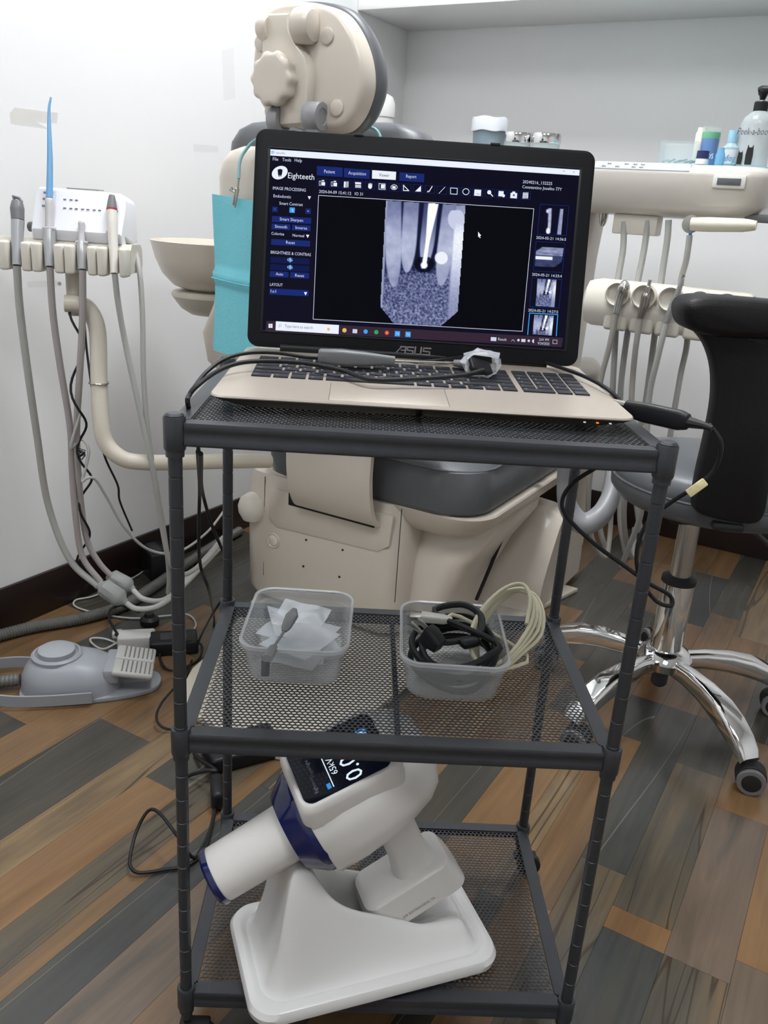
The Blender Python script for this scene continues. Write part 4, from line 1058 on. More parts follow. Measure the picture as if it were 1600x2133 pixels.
# headrest
HQ = .590
def hr(u, v, q=HQ): return rq(u, v, q)
out = [hr(*c) for c in ((600, 2), (560, 14), (537, 50), (524, 110), (524, 165), (538, 215), (575, 252), (640, 268), (700, 270), (732, 245), (752, 200), (757, 160), (750, 110), (730, 60), (700, 22), (655, 4))]
ou = [(v.x, v.y) for v in spline([Vector((p.x, p.z, 0)) for p in out], 5, True)]
hx = sum(a for a, b in ou)/len(ou); hz = sum(b for a, b in ou)/len(ou)
def hring(q, k, dz=0, dx=0): return [(hx + (a-hx)*k + dx, q, hz + (b-hz)*k + dz) for a, b in ou]
LEAN = .10
g = G(ROOM); g.rings([hring(HQ, .90), hring(HQ+.003, .96), hring(HQ+.010, 1.0), hring(HQ+.034, 1.02), hring(HQ+.036, .98)]); hs = g.build('headrest_shell', M_CRM, chair, smooth=60)
g = G(ROOM); g.rings([hring(HQ+.034, 1.00), hring(HQ+.038, 1.05, .002, .0), hring(HQ+.056, 1.065, .003, .0), hring(HQ+.070, 1.02, .003, .0), hring(HQ+.078, .86, .003, .0), hring(HQ+.080, .5, .003, .0)]); g.build('headrest_cushion', M_CUSH, chair, smooth=60)
aq = HQ - .004
arm = [hr(u, v, aq) for u, v in ((563, 32), (611, 30), (613, 60), (625, 90), (648, 120), (656, 160), (652, 215), (640, 262), (596, 266), (584, 225), (565, 190), (556, 130), (558, 80))]
ao = [(p.x, p.z) for p in arm]; ac = (sum(a for a, b in ao)/len(ao), sum(b for a, b in ao)/len(ao))
g = G(ROOM); g.rings([[(ac[0]+(a-ac[0])*k, q, ac[1]+(b-ac[1])*k) for a, b in ao] for q, k in ((HQ+.002, 1.0), (HQ-.014, 1.0), (HQ-.019, .96), (HQ-.021, .88))]); g.build('headrest_arm', M_CRM, hs)
k_ = hr(573, 166, HQ-.03); R = []
for q, r0 in ((HQ-.019, .028), (HQ-.021, .037), (HQ-.038, .0395), (HQ-.043, .037), (HQ-.045, .031), (HQ-.044, .018)):
    R.append([(k_.x + r0*(1 + (.055*math.cos(10*t) if r0 > .035 else 0))*math.cos(t), q, k_.z + r0*(1 + (.055*math.cos(10*t) if r0 > .035 else 0))*math.sin(t)) for t in [2*math.pi*i/80 for i in range(80)]])
g = G(ROOM); g.rings(R); g.build('headrest_knob', M_CRM, hs, smooth=50)
for u, v, L_, r_ in ((638, 54, .036, .026), (553, 60, .022, .020)):
    c = hr(u, v, HQ-.012)
    g = G(ROOM); g.lathe([(.006, -L_/2), (r_*.85, -L_/2), (r_, -L_/2+.004), (r_, L_/2-.010), (r_*.85, L_/2-.003), (r_*.4, L_/2)], (c.x, c.y, c.z), (1 if u > 600 else -1, 0, 0), 24); g.build('hinge_boss', M_CRM, hs)
for u, v in ((683, 75), (703, 225), (545, 90), (566, 232)):
    c = hr(u, v); G(ROOM).lathe([(.012, -.003), (.012, .0035), (.010, .0045)], (c.x, HQ, c.z), (0, -1, 0), 20).build('cover_plug', M_CRM, hs)
for u, v, L_ in ((657, 243, .028), (580, 250, .020)):
    c = hr(u, v, HQ-.012)
    g = G(ROOM); g.lathe([(.004, -L_/2), (.021, -L_/2), (.0225, -L_/2+.003), (.0225, L_/2-.003), (.021, L_/2), (.013, L_/2+.0005), (.012, L_/2-.001)], (c.x, c.y, c.z), (1, 0, 0), 24)
    g.box((c.x, c.y, c.z-.022), (L_*.9, .022, .03), .004); g.build('release_lever', M_LGR, hs)
# neck bar between headrest and backrest, hidden behind the laptop
g = G(ROOM); g.box((hx+.01, HQ+.045, .99), (.07, .018, .14), .006); g.build('headrest_stem', M_LGR, chair)
# grey armrest loop at the right and white bulb of the hand suction at the left
c1 = [ROOM @ Vector((-.30, 1.16, .40)), ROOM @ Vector((-.24, 1.14, .43))] + [Dp(u, v, d) for u, v, d in ((1180, 940, 1.66), (1178, 1000, 1.68), (1184, 1055, 1.70), (1212, 1090, 1.70), (1248, 1076, 1.70), (1272, 1035, 1.72), (1280, 985, 1.74), (1284, 930, 1.76))]
G().tube(spline(c1, 6), [.014, .015, .016, .017, .020, .022, .022, .019, .017, .016], 14, flat=1.0).build('armrest_loop', M_LGR, chair)
c = Dp(526, 1056, 1.97); G().lathe([(.004, -.036), (.022, -.030), (.032, -.012), (.034, .004), (.028, .022), (.012, .034), (.003, .036)], c, (0, 0, 1), 24).build('side_knob', M_BUTTON, chair)

# bib hanging from its clip chain
M_BIB = mat('turquoise_bib_paper', (128, 214, 228), 0.75, vary=0.06, scale=200, bump=0.35, bscale=420)
BQ = .606
bib = room_thing('dental_bib', 'turquoise paper bib clipped on a cord and hanging behind the chair back', 'bib', -.68, BQ, .62)
rows = []
for i in range(31):
    t = i/30; v = 405 + 322*t; row = []
    zL = rq(456, 405 + 322*t, BQ)
    for j in range(15):
        s_ = j/14
        p = zL.x + .165*s_; z = zL.z - .012*s_
        q = BQ - .016 + .004*math.sin(s_*9 + t*3) - (.006 if abs(t-.52) < .03 else 0) - .035*max(0, (.30-t))*0 + (.62-.606)*0
        row.append(ROOM @ Vector((p, q - .002*math.cos(t*5), z)))
    rows.append(row)
G().sheet(rows, .0010).build('bib_sheet', M_BIB, bib)
g = G(ROOM); pf = rq(456, 577, BQ); g.tube([(pf.x + .165*s_, BQ-.0245 + .004*math.sin(s_*9 + .53*3), pf.z - .012*s_) for s_ in np.linspace(0, 1, 10)], .0012, 6); g.build('bib_fold', M_BIB, bib)
ca, cb = rq(497, 372, BQ-.030), rq(489, 432, BQ-.030)
g = G(ROOM); g.tube([ca, ca + (cb-ca)*.3, ca + (cb-ca)*.35, cb], [.003, .003, .0048, .0026], 10, flat=.7); clip = g.build('bib_clip', M_STEEL, bib)
g = G(ROOM); g.tube([ca + (cb-ca)*.45 + Vector((-.010, -.004, .004)), ca + (cb-ca)*.5 + Vector((-.002, -.003, 0)), cb + Vector((-.002, -.004, .004))], [.004, .002, .0022], 8); g.build('clip_lever', M_STEEL, clip)
M_CORD = mat('pale_teal_cord', (140, 190, 192), 0.5)
g = G(ROOM)
cp = [ca + Vector((0, 0, .0)), rq(500, 335, BQ-.022), rq(512, 312, BQ-.010), rq(532, 292, BQ+.010), rq(570, 276, .66), rq(640, 276, .70), rq(700, 272, .70), rq(735, 266, .69), rq(758, 264, .68), rq(790, 280, .68)]
cp += [Vector((cp[-1].x + .02, .675, .97)), Vector((cp[-1].x + .03, .65, .93))]
g.tube(spline(cp, 6), .0028, 8); g.build('bib_cord', M_CORD, bib)

# spittoon unit behind the chair: bowl, stand and canister
unit = room_thing('spittoon_unit', 'cream spittoon bowl on its pedestal between chair back and left wall', 'spittoon', -.945, 1.44)
bc = Dp(445, 505, 1.80); bz = bc.z
g = G(); pr_ = [(.010, -.103), (.055, -.101), (.085, -.090), (.108, -.066), (.122, -.036), (.130, -.006), (.132, .0), (.128, .001), (.122, -.010), (.112, -.040), (.08, -.075), (.04, -.086), (.004, -.088)]
g.lathe(pr_, (bc.x, bc.y, bz), (0, 0, 1), 40, True, False); g.build('bowl', M_CRM, unit)
g = G(); g.lathe([(.02, -.152), (.050, -.150), (.070, -.138), (.090, -.112), (.090, -.106), (.084, -.102), (.05, -.098)], (bc.x, bc.y, bz), (0, 0, 1), 36); g.build('bowl_base', M_CRM2, unit)
bl = RI @ bc
g = G(ROOM); R = []
for z, w, d in ((.0, .11, .18), (.02, .12, .20), (1.0, .12, .20), (1.05, .11, .18)): R.append([(-.945 + x, 1.44 + y, z) for x, y in rrect(w, d, .04, 6)])
g.rings(R); g.build('pedestal', M_CRM, unit)
g = G(ROOM); g.tube(spline([(bl.x+.03, bl.y+.02, bz-.145), (bl.x+.035, bl.y+.04, bz-.165), (bl.x+.05, bl.y+.12, bz-.185), (bl.x+.05, 1.20, bz-.185), (-.945, 1.40, bz-.185)], 5), .028, 14); g.build('bowl_arm', M_CRM, unit)
CQ = 1.44
cz = Qp(797, 195, CQ); cr_ = RI @ cz
can = thing('white_canister', 'white domed plastic canister standing behind the headrest', 'canister', ROOM @ Vector((cr_.x, CQ, 1.052)))
rr_ = abs((RI @ Qp(821, 230, CQ)).x - (RI @ Qp(773, 230, CQ)).x)/2*1.0
hb = cr_.z - 1.052
G(ROOM).lathe([(rr_*.92, 0), (rr_*.95, .01), (rr_*.95, hb-.055)], (cr_.x, CQ, 1.052), (0, 0, 1), 30).build('canister_body', mat('grey_white_plastic', (214, 214, 212), .4), can)
G(ROOM).lathe([(rr_, hb-.056), (rr_*1.02, hb-.050), (rr_*.98, hb-.022), (rr_*.8, hb-.007), (rr_*.45, hb-.001), (.002, hb)], (cr_.x, CQ, 1.052), (0, 0, 1), 30).build('canister_cap', M_WPL, can)

# ================================================================== ASSISTANT TRAY ON THE LEFT
M_IVORY = mat('ivory_plastic', (222, 217, 205), 0.35, coat=0.1, vary=0.015)
M_HOSE = mat('grey_hose', (170, 170, 166), 0.45)
M_HOSE2 = mat('warm_grey_hose', (168, 162, 160), 0.45)
M_HOSE3 = mat('pale_hose', (186, 188, 184), 0.45)
TD = 1.50
def tb(u, v, d=TD): return Dp(u, v, d)
A0, A1 = tb(-60, 521), tb(268, 538)
TX = (A1 - A0); TX.z = 0; TX.normalize(); TY = Vector((0, 0, 1)).cross(TX)      # TY points away from the camera
TF = Matrix((TX, TY, Vector((0, 0, 1)))).transposed().to_4x4(); TF.translation = Vector((A0.x, A0.y, (A0.z + A1.z)/2))
TI = TF.inverted(); TL = (A1 - A0).length
asst = thing('instrument_rack', 'ivory assistant rack on a bent tube arm holding four hose instruments', 'instrument rack', Vector((A0.x, A0.y, TF.translation.z)) + TX*TL*.5)
SL = [TI @ tb(u, 540) for u in (35, 103, 172, 238)]
# the bar, notched: one block between each pair of slots
edges = [0.0] + [s_.x for s_ in SL] + [TL]
g = G(TF); g.rings([[(-.02 + (TL+.02)*t, y, z) for y, z in ((.012, -.026), (.014, .014), (.022, .024), (.075, .022), (.085, .012), (.085, -.016), (.075, -.026))] for t in (0, 1)]); g.build('rack_bar', M_IVORY, asst)
for i in range(len(edges)-1):
    x0 = edges[i] + (.011 if i else -.02); x1 = edges[i+1] - (.011 if i < 4 else 0)
    n = max(1, int(round((x1-x0)/.020)))
    for k in range(n):
        a, b = x0 + (x1-x0)*k/n, x0 + (x1-x0)*(k+1)/n
        big = (k in (0, n-1))
        g = G(TF); g.box(((a+b)/2, .0, -.006), (b-a-.0015, .032, .050 if big else .044), .0045, 3); g.build('rack_finger', M_IVORY, asst)
# post, elbow and tube arm
pc_ = TI @ tb(133, 610); g = G(TF); g.lathe([(.0165, 0), (.0165, .076), (.019, .077), (.019, .083)], (pc_.x, .035, -.108), (0, 0, 1), 24); ps = g.build('rack_post', M_CRM2, asst)
c = tb(124, 591, 1.515); G().lathe([(.0035, 0), (.0035, .003), (.002, .003)], c, (tb(124, 591, 1.4)-c), 12).build('post_screw', M_STEEL, ps)
arm_pts = [tb(135, 632, 1.535), tb(160, 634, 1.54), tb(185, 645, 1.55), tb(203, 690, 1.56), tb(206, 790, 1.57), tb(211, 880, 1.58), tb(222, 925, 1.59), tb(255, 955, 1.60), tb(300, 963, 1.62), tb(380, 963, 1.68), tb(470, 961, 1.74), tb(560, 960, 1.82)]
G().tube(spline(arm_pts, 8), .0155, 16).build('tube_arm', M_CRM2, asst)
c = tb(206, 797, 1.57)
G().tube([c + Vector((.0175*math.cos(t), .0175*math.sin(t), .0006*math.sin(3*t))) for t in np.linspace(0, 6.28, 24)][:-1], .0016, 6, closed=True).build('wire_tie', M_STEEL, asst)
# --- instruments with their hoses
def inst(name, label, u, v): return thing(name, label, 'instrument', tb(u, v, TD), 0, 'instruments on the left rack')
def stick(pts, radii, name, m, parent, n=18, k=5):
    return G().tube(spline(pts, k), radii, n).build(name, m, parent)
q1 = TD - .004
t = inst('suction_handle', 'grey and silver suction handle hung at the far left of the ivory rack', 35, 555)
stick([tb(36, 553), tb(36, 500), tb(37, 460)], [.0085, .0105, .0115], 'handle_body', mat('satin_silver', (176, 178, 180), .3, metal=.4), t)
stick([tb(37, 459), tb(36, 435), tb(36, 420)], [.0112, .0122, .0095], 'handle_head', M_GPLA, t)
G().tube([tb(31, 420), tb(28, 410), tb(40, 413), tb(46, 420)], [.003, .004, .003, .002], 8).build('thumb_valve', M_GPLA, t)
stick([tb(35, 553), tb(41, 640, 1.53), tb(56, 760, 1.57), tb(76, 900, 1.63), tb(100, 1050, 1.70), tb(145, 1165, 1.74), tb(205, 1222, 1.76)], .0068, 'hose', M_HOSE, t, 10, 8)
t = inst('saliva_ejector', 'silver valve with a long blue suction straw, second on the ivory rack', 103, 560)
stick([tb(104, 556), tb(103, 505), tb(103, 480)], [.0085, .0108, .0105], 'valve_body', mat('satin_silver', (176, 178, 180), .3, metal=.4), t)
stick([tb(103, 480), tb(103, 455), tb(103, 420), tb(103, 414)], [.0075, .0070, .0078, .0060], 'straw_socket', mat('pale_grey_plastic', (192, 190, 192), .35), t)
G().box((0, 0, 0), (.022, .016, .006), .002, 2, Matrix.Translation(tb(103, 476))).build('valve_slide', mat('pale_grey_plastic', (192, 190, 192), .35), t)
stick([tb(103, 413), tb(104, 330), tb(102, 235), tb(106, 203)], [.0060, .0050, .0026, .0016], 'blue_straw', mat('blue_straw_plastic', (104, 158, 200), .4), t, 14, 5)
stick([tb(104, 556), tb(110, 650, 1.53), tb(125, 760, 1.57), tb(146, 890, 1.62), tb(150, 980, 1.66), tb(158, 1080, 1.70), tb(172, 1160, 1.74), tb(210, 1212, 1.76)], .0062, 'hose', M_HOSE2, t, 10, 8)
t = inst('small_suction_tip', 'short silver suction valve, third on the ivory rack', 171, 560)
stick([tb(172, 562), tb(171, 525), tb(170, 505)], [.008, .0098, .0088], 'valve_body', mat('satin_silver', (176, 178, 180), .3, metal=.4), t)
stick([tb(170, 505), tb(170, 485), tb(170, 466), tb(170, 461)], [.0062, .0050, .0062, .0045], 'tip_socket', mat('pale_grey_plastic', (192, 190, 192), .35), t)
G().box((0, 0, 0), (.020, .014, .005), .002, 2, Matrix.Translation(tb(170, 505))).build('valve_slide', mat('pale_grey_plastic', (192, 190, 192), .35), t)
stick([tb(172, 562), tb(172, 660, 1.53), tb(166, 780, 1.57), tb(160, 900, 1.62), tb(166, 1020, 1.68), tb(180, 1120, 1.74), tb(205, 1170, 1.77), tb(235, 1203, 1.79)], .0062, 'hose', M_HOSE2, t, 10, 8)
t = inst('scaler_handpiece', 'white handpiece with grey cone tip and red ring, rightmost on the ivory rack', 238, 560)
stick([tb(238, 570), tb(236, 510), tb(234, 465), tb(233, 438)], [.0068, .0082, .0096, .0092], 'handpiece_body', mat('warm_white_plastic', (226, 222, 214), .35), t)
G().tube([tb(233, 438.5), tb(233, 435)], .0096, 18).build('red_ring', mat('red_ring', (176, 30, 50), .4), t)
stick([tb(233, 435), tb(233, 420), tb(233, 407)], [.0095, .0075, .0050], 'cone_tip', M_GPLA, t)
stick([tb(239, 570), tb(246, 630, 1.52), tb(262, 720, 1.55), tb(290, 850, 1.58), tb(318, 980, 1.62), tb(338, 1100, 1.68), tb(352, 1165, 1.72), tb(372, 1195, 1.76), tb(400, 1190, 1.80), tb(440, 1155, 1.86), tb(475, 1110, 1.92)], .0052, 'hose', M_HOSE, t, 10, 8)
# white scaler control box behind the rack
box = thing('scaler_unit', 'white ultrasonic scaler control box with grey knob standing on the ivory rack', 'device', TF @ Vector(((TI @ tb(180, 505, 1.56)).x, .06, .024)))
o_ = TI @ tb(92, 500, TD+.06); e_ = TI @ tb(272, 515, TD+.06)
x0, x1 = o_.x, e_.x; zb = .0235
M_BX = mat('white_device', (232, 233, 238), .35, vary=.01)
pr_ = [(.020, zb), (.018, zb+.018), (.052, zb+.084), (.060, zb+.088), (.110, zb+.080), (.112, zb)]
g = G(TF); g.rings([[(x, y, zb + (z-zb)*k) for y, z in pr_] for x, k in ((x0, .94), (x0+.004, 1), (x1-.012, .97), (x1-.004, .90), (x1, .80))]); bx_ = g.build('device_body', M_BX, box, smooth=30)
g = G(TF); g.box(((x0+x1)/2, .0195, zb+.009), (x1-x0-.004, .004, .017), .001); g.build('device_plinth', mat('pale_grey_device', (196, 196, 200), .4), box)
kn = TI @ tb(80, 472, TD+.05); G(TF).lathe([(.006, 0), (.0095, .001), (.0085, .016), (.006, .018)], (x0+.001, .045, kn.z), (-1, 0, 0), 20).build('device_knob', M_GPLA, box)
sl = Vector((0, .034, .066)).normalized()
def face(x, t): return Vector((x, .018 + .034*t - .0006, zb + .018 + .066*t))
for t, xs in ((.78, [x0 + (x1-x0)*a for a in (.33, .40, .46)]), (.56, [x0 + (x1-x0)*a for a in (.34, .41, .47, .54, .60, .67, .73, .92)])):
    for x in xs: c = face(x, t); G(TF).box((c.x, c.y, c.z), (.005, .001, .0018)).build('indicator', M_GPLA, box)
for t in (.92, .76, .58): c = face(x0 + (x1-x0)*.14, t); G(TF).box((c.x, c.y, c.z), (.018, .002, .004), .001).build('touch_key', M_LGR, box)
G(TF).box(((x0+x1)/2+.0, .075, zb+.0885), ((x1-x0)*.36, .03, .002)).build('device_top_slot', M_LGR, box)
G(TF).box((x1-.022, .0168, zb+.020), (.010, .001, .003)).build('device_mark', mat('pink_print', (226, 160, 180), .5), box)
stick([TF @ Vector((x1-.004, .04, zb+.012)), tb(280, 520, 1.55), tb(291, 570, 1.54), tb(297, 660, 1.55), tb(299, 780, 1.57), tb(308, 900, 1.60), tb(325, 1010, 1.64), tb(345, 1130, 1.70), tb(352, 1200, 1.76), tb(350, 1235, 1.80)], .0048, 'device_hose', M_HOSE, box, 10, 8)
# black coiled lead and thin black lead hanging from the rack, pale lead knotted beside
sp = []
base_l = spline([tb(158, 570, 1.54), tb(160, 700, 1.55), tb(163, 850, 1.59), tb(176, 960, 1.64), tb(178, 1060, 1.70), tb(172, 1170, 1.78), tb(185, 1230, 1.86)], 12)
for i, c in enumerate(base_l):
    a = i/len(base_l)*2*math.pi*5.5; sp.append(c + Vector((math.cos(a)*.012, math.sin(a)*.012, 0)))
tag(G().tube(sp, .0024, 8).build('coiled_lead', M_CABLE), 'black lead winding down between the rack hoses', 'cable')
tag(cable('thin_lead', [tb(172, 575, 1.56), tb(178, 700, 1.565), tb(190, 800, 1.565), tb(204, 880, 1.575), tb(218, 950, 1.60), tb(245, 1010, 1.66), tb(250, 1045, 1.70), tb(275, 1105, 1.78)], .0022, M_CABLE), 'thin black lead dropping beside the cream tube arm', 'cable')
tag(cable('pale_lead', [tb(168, 860, 1.60), tb(148, 930, 1.62), tb(170, 915, 1.63), tb(185, 940, 1.63), tb(172, 1000, 1.64), tb(182, 995, 1.64), tb(200, 1000, 1.66), tb(225, 1040, 1.70), tb(260, 1100, 1.76), tb(310, 1145, 1.84), tb(370, 1150, 1.92), tb(430, 1110, 2.0), tb(470, 1060, 2.06)], .0030, M_HOSE3), 'pale grey lead knotted to the rack hoses and sweeping right', 'cable')
tag(G().tube([tb(170 + 9*math.sin(i*2.1), 945 + 7*math.cos(i*1.7) + (i-8)*.8, 1.625) for i in range(17)], .0012, 6).build('twist_tie', M_CABLE), 'black twist tie knotted round the hanging hoses', 'tie')
# grey in-line couplings on the floor with their outgoing hoses
for (u0, v0), (u1, v1), d0, lab, ends in (((208, 1218), (258, 1252), 1.755, 'grey hose coupling on the floor, nearer the cart', [(285, 1268, 1.76), (330, 1262, 1.78), (372, 1230, 1.84), (430, 1170, 1.95), (478, 1120, 2.05)]),
                                       ((226, 1200), (274, 1226), 1.80, 'grey hose coupling on the floor, nearer the wall', [(300, 1248, 1.79), (345, 1248, 1.82), (390, 1205, 1.90), (435, 1155, 2.0), (478, 1105, 2.1)])):
    A, B = tb(u0, v0, d0), tb(u1, v1, d0 + .0)
    A.z = max(A.z, .02); B.z = max(B.z, .021)
    t = thing('hose_coupling', lab, 'coupling', (A+B)/2 - Vector((0, 0, .018)), 0, 'hose couplings on the floor')
    d = B - A; F = frame_z(d); F.translation = A; L_ = d.length
    G(F).rings([[(r*math.cos(a), r*math.sin(a), h*L_) for a in [math.pi/5*k for k in range(10)]] for r, h in ((.007, -.05), (.009, .0), (.012, .06), (.0195, .16), (.020, .8), (.0155, .92), (.009, 1.0), (.007, 1.1))]).build('coupling_body', mat('coupling_grey', (152, 154, 152), .45), t)
    pts = [B] + [tb(*e) for e in ends]
    for p_ in pts: p_.z = max(p_.z, .009)
    stick(pts, .0058, 'hose', M_HOSE3, t, 10, 8)

# ================================================================== FLOOR THINGS ON THE LEFT
def fz(u, v, z): return Zp(u, v, z)
def ribbed(pts, r, name, m, parent=None, pitch=.0042, n=14):
    S_ = spline(pts, 40); P = [S_[0]]; acc = 0
    out_ = []; rad = []
    L_ = 0; last = 0
    for i in range(1, len(S_)):
        L_ += (S_[i]-S_[i-1]).length
        if L_ - last >= pitch/2: out_.append(S_[i]); rad.append(r if len(out_) % 2 else r*.86); last = L_
    return G().tube(out_, rad, n).build(name, m, parent)
M_CORR = mat('grey_corrugated_hose', (98, 98, 94), 0.5)
tag(ribbed([fz(-60, 1340, .014), fz(60, 1308, .014), fz(170, 1288, .014), fz(255, 1262, .014), fz(320, 1222, .014), fz(380, 1180, .014), fz(440, 1140, .014), fz(500, 1105, .014)], .0135, 'corrugated_hose', M_CORR), 'grey corrugated hose lying on the floor along the left wall', 'hose')
# foot control
PF = Matrix.Translation((-.562, .742, 0)) @ Matrix.Rotation(math.radians(9), 4, 'Z')
M_PG = mat('pedal_grey', (150, 154, 160), 0.42, vary=.03); M_PD = mat('pedal_pad_grey', (176, 176, 172), 0.55, vary=.08, scale=40)
ped = thing('foot_pedal', 'grey dental foot control with round button and ribbed pedal on the floor', 'foot control', PF.translation, math.radians(9))
pg_ = [(-.105, -.058), (-.03, -.066), (.06, -.056), (.118, -.036), (.138, -.016), (.140, .016), (.120, .040), (.05, .060), (-.05, .066), (-.105, .050), (-.120, .0)]
pg_ = [(v.x, v.y) for v in spline([Vector((a, b, 0)) for a, b in pg_], 4, True)]
G(PF).prism(pg_, .010, Matrix.Translation((0, 0, .0005)), .002).build('pedal_base', M_PG, ped)
g = G(PF); R = []
for z, w, d, cx, r in ((.008, .188, .126, -.026, .06), (.035, .182, .122, -.026, .06), (.050, .170, .112, -.027, .055), (.062, .142, .096, -.032, .048), (.070, .112, .080, -.040, .04), (.072, .10, .07, -.042, .035)):
    R.append([(cx + x, y, z) for x, y in rrect(w, d, r, 10)])
g.rings(R); g.build('pedal_dome', M_PG, ped, smooth=50)
bc_ = (-.052, .004, .068)
G(PF).lathe([(.047, 0), (.047, .007), (.043, .010), (.040, .010), (.038, .006)], bc_, (0, 0, 1), 36).build('button_ring', M_PG, ped)
G(PF).lathe([(.034, .004), (.034, .016), (.031, .018), (.004, .0185)], bc_, (0, 0, 1), 36).build('round_button', mat('pedal_button_grey', (158, 162, 168), .6, bump=.4, bscale=600), ped)
for sgn in (-1, 1):
    M_ = PF @ Matrix.Translation((.092, sgn*.0275, .052)) @ Matrix.Rotation(math.radians(10), 4, 'Y')
    pd_ = G(M_).box((0, 0, 0), (.076, .053, .012), .005, 3).build('pedal_pad', M_PD, ped)
    for k in range(7): G(M_).box((-.020 + k*.0085, 0, .0062), (.0028, .042, .0016), .0006).build('pad_rib', mat('pad_dirt', (112, 110, 106), .7), pd_)
g = G(PF); g.box((.052, 0, .045), (.03, .09, .03), .006); g.build('pedal_hinge', M_PG, ped)
hl = [(.02, -.069, .018), (-.06, -.074, .018), (-.13, -.072, .020), (-.20, -.05, .024), (-.225, .0, .026), (-.20, .05, .024), (-.15, .068, .022), (-.10, .066, .020)]
rows = [[PF @ (Vector((c.x, c.y, c.z)) + Vector((0, 0, h))) for h in (-.011, -.004, .004, .011)] for c in spline([Vector(h) for h in hl], 6)]
G().sheet(rows, .004).build('carry_bow', M_PG, ped)
ribbed([PF @ Vector((-.118, .0, .022)), PF @ Vector((-.20, -.005, .016)), PF @ Vector((-.32, -.03, .014)), PF @ Vector((-.45, -.10, .014))], .0125, 'ribbed_hose', M_CORR, ped)
gp = G(PF)
for s_, x, y in (('1', .002, .040), ('2', .030, .012), ('3', .026, -.026)): put_text(gp, s_, PF.inverted() @ (PF @ Vector((x, y, .0665 - max(0, x-.0)*.25))), Vector((1, 0, 0)), Vector((0, 1, 0)), height=.007)
gp.build('printed_numbers', M_DARKHOLE, ped, smooth=0)
# power supplies, plugs and leads
M_WAD = mat('white_adapter', (206, 206, 202), .45)
ad = thing('white_adapter', 'white mains adapter block lying behind the foot pedal', 'adapter', fz(283, 1350, 0))
FA = Matrix.Translation(fz(285, 1345, .0)) @ Matrix.Rotation(math.radians(12), 4, 'Z')
G(FA).box((0, 0, .016), (.078, .042, .030), .005, 3).build('adapter_block', M_WAD, ad)
G(FA).box((-.040, .016, .022), (.022, .020, .016), .004, 3).build('adapter_plug', M_WAD, ad)
G().tube(spline([FA @ Vector((-.048, .018, .024)), fz(245, 1322, .03), fz(228, 1290, .035), fz(232, 1268, .03), fz(255, 1262, .02), fz(290, 1275, .012)], 6), .0028, 8).build('black_lead', M_CABLE, ad)
stick([FA @ Vector((-.038, -.006, .014)), fz(215, 1352, .012), fz(192, 1340, .006), fz(190, 1330, .005), fz(215, 1330, .005), fz(240, 1338, .005)], .0022, 'white_lead', M_WAD, ad, 8, 6)
def brick(label, u, v, rot, dx, dy, dz, z=0.0):
    F = Matrix.Translation(fz(u, v, 0) + Vector((0, 0, z))) @ Matrix.Rotation(math.radians(rot), 4, 'Z')
    t = thing('power_brick', label, 'adapter', F.translation, math.radians(rot), 'black power bricks')
    G(F).box((0, 0, dz/2), (dx, dy, dz), .006, 3).build('brick_body', M_BLK, t)
    G(F).box((0, 0, dz+.0002), (dx*.55, dy*.5, .0006)).build('brick_label', M_DGRY, t)
    return t
brick('black power brick beside the white adapter on the floor', 362, 1352, 14, .10, .060, .032)
brick('black power brick standing against the left baseboard', 322, 1195, -58, .11, .05, .075)
brick('black power brick on the floor behind the rear left cart post', 505, 1572, 28, .13, .075, .030)
tag(G().lathe([(.018, 0), (.021, .002), (.021, .014), (.012, .020), (.010, .028), (.002, .029)], fz(312, 1300, 0), (0, 0, 1), 20).build('black_plug', M_BLK), 'small round black plug on the floor under the hose couplings', 'plug')
cl = [('floor_lead', 'black lead looping up from the floor left of the cart', [fz(448, 1625, .006), fz(455, 1640, .01), fz(440, 1720, .006), fz(418, 1770, .006), fz(400, 1785, .012), fz(365, 1735, .05), fz(330, 1692, .06), fz(308, 1690, .055), fz(285, 1730, .035), fz(272, 1780, .02), fz(272, 1805, .012), fz(290, 1818, .006), fz(340, 1812, .004), fz(395, 1800, .004), fz(430, 1760, .004), fz(450, 1680, .004)], .0026),
      ('floor_lead', 'pair of thin black leads hanging from the top shelf to the floor', [Zp(413, 940, .70), Dp(416, 1020, 1.10), Dp(414, 1110, 1.16), Dp(418, 1180, 1.22), Dp(438, 1240, 1.30), fz(446, 1300, .01), fz(430, 1360, .006), fz(408, 1400, .004)], .0024),
      ('floor_lead', 'thin black lead curving round the rear left cart post', [Zp(418, 945, .70), Dp(421, 1020, 1.12), Dp(440, 1090, 1.18), Dp(465, 1150, 1.24), Dp(482, 1195, 1.30), Dp(470, 1235, 1.36), Dp(440, 1285, 1.42), fz(412, 1340, .01), fz(395, 1390, .004), fz(380, 1430, .004)], .0024),
      ('floor_lead', 'black lead bulging out left of the front cart post', [fz(395, 1385, .004), fz(370, 1425, .01), fz(340, 1460, .02), fz(326, 1490, .02), fz(335, 1512, .012), fz(365, 1520, .006), fz(440, 1515, .004), fz(500, 1490, .004), fz(528, 1440, .004), fz(515, 1395, .004), fz(470, 1360, .004)], .0024),
      ('floor_lead', 'thin pale lead looped on the floor by the baseboard', [fz(305, 1185, .004), fz(275, 1205, .004), fz(200, 1240, .004), fz(158, 1250, .004), fz(160, 1265, .004), fz(215, 1280, .004), fz(280, 1288, .004), fz(345, 1283, .004), fz(390, 1280, .004), fz(408, 1300, .004), fz(395, 1325, .004)], .0022)]
for nm, lab, pts, r in cl: tag(cable(nm, pts, r, M_HOSE3 if 'pale' in lab else M_CABLE), lab, 'cable')
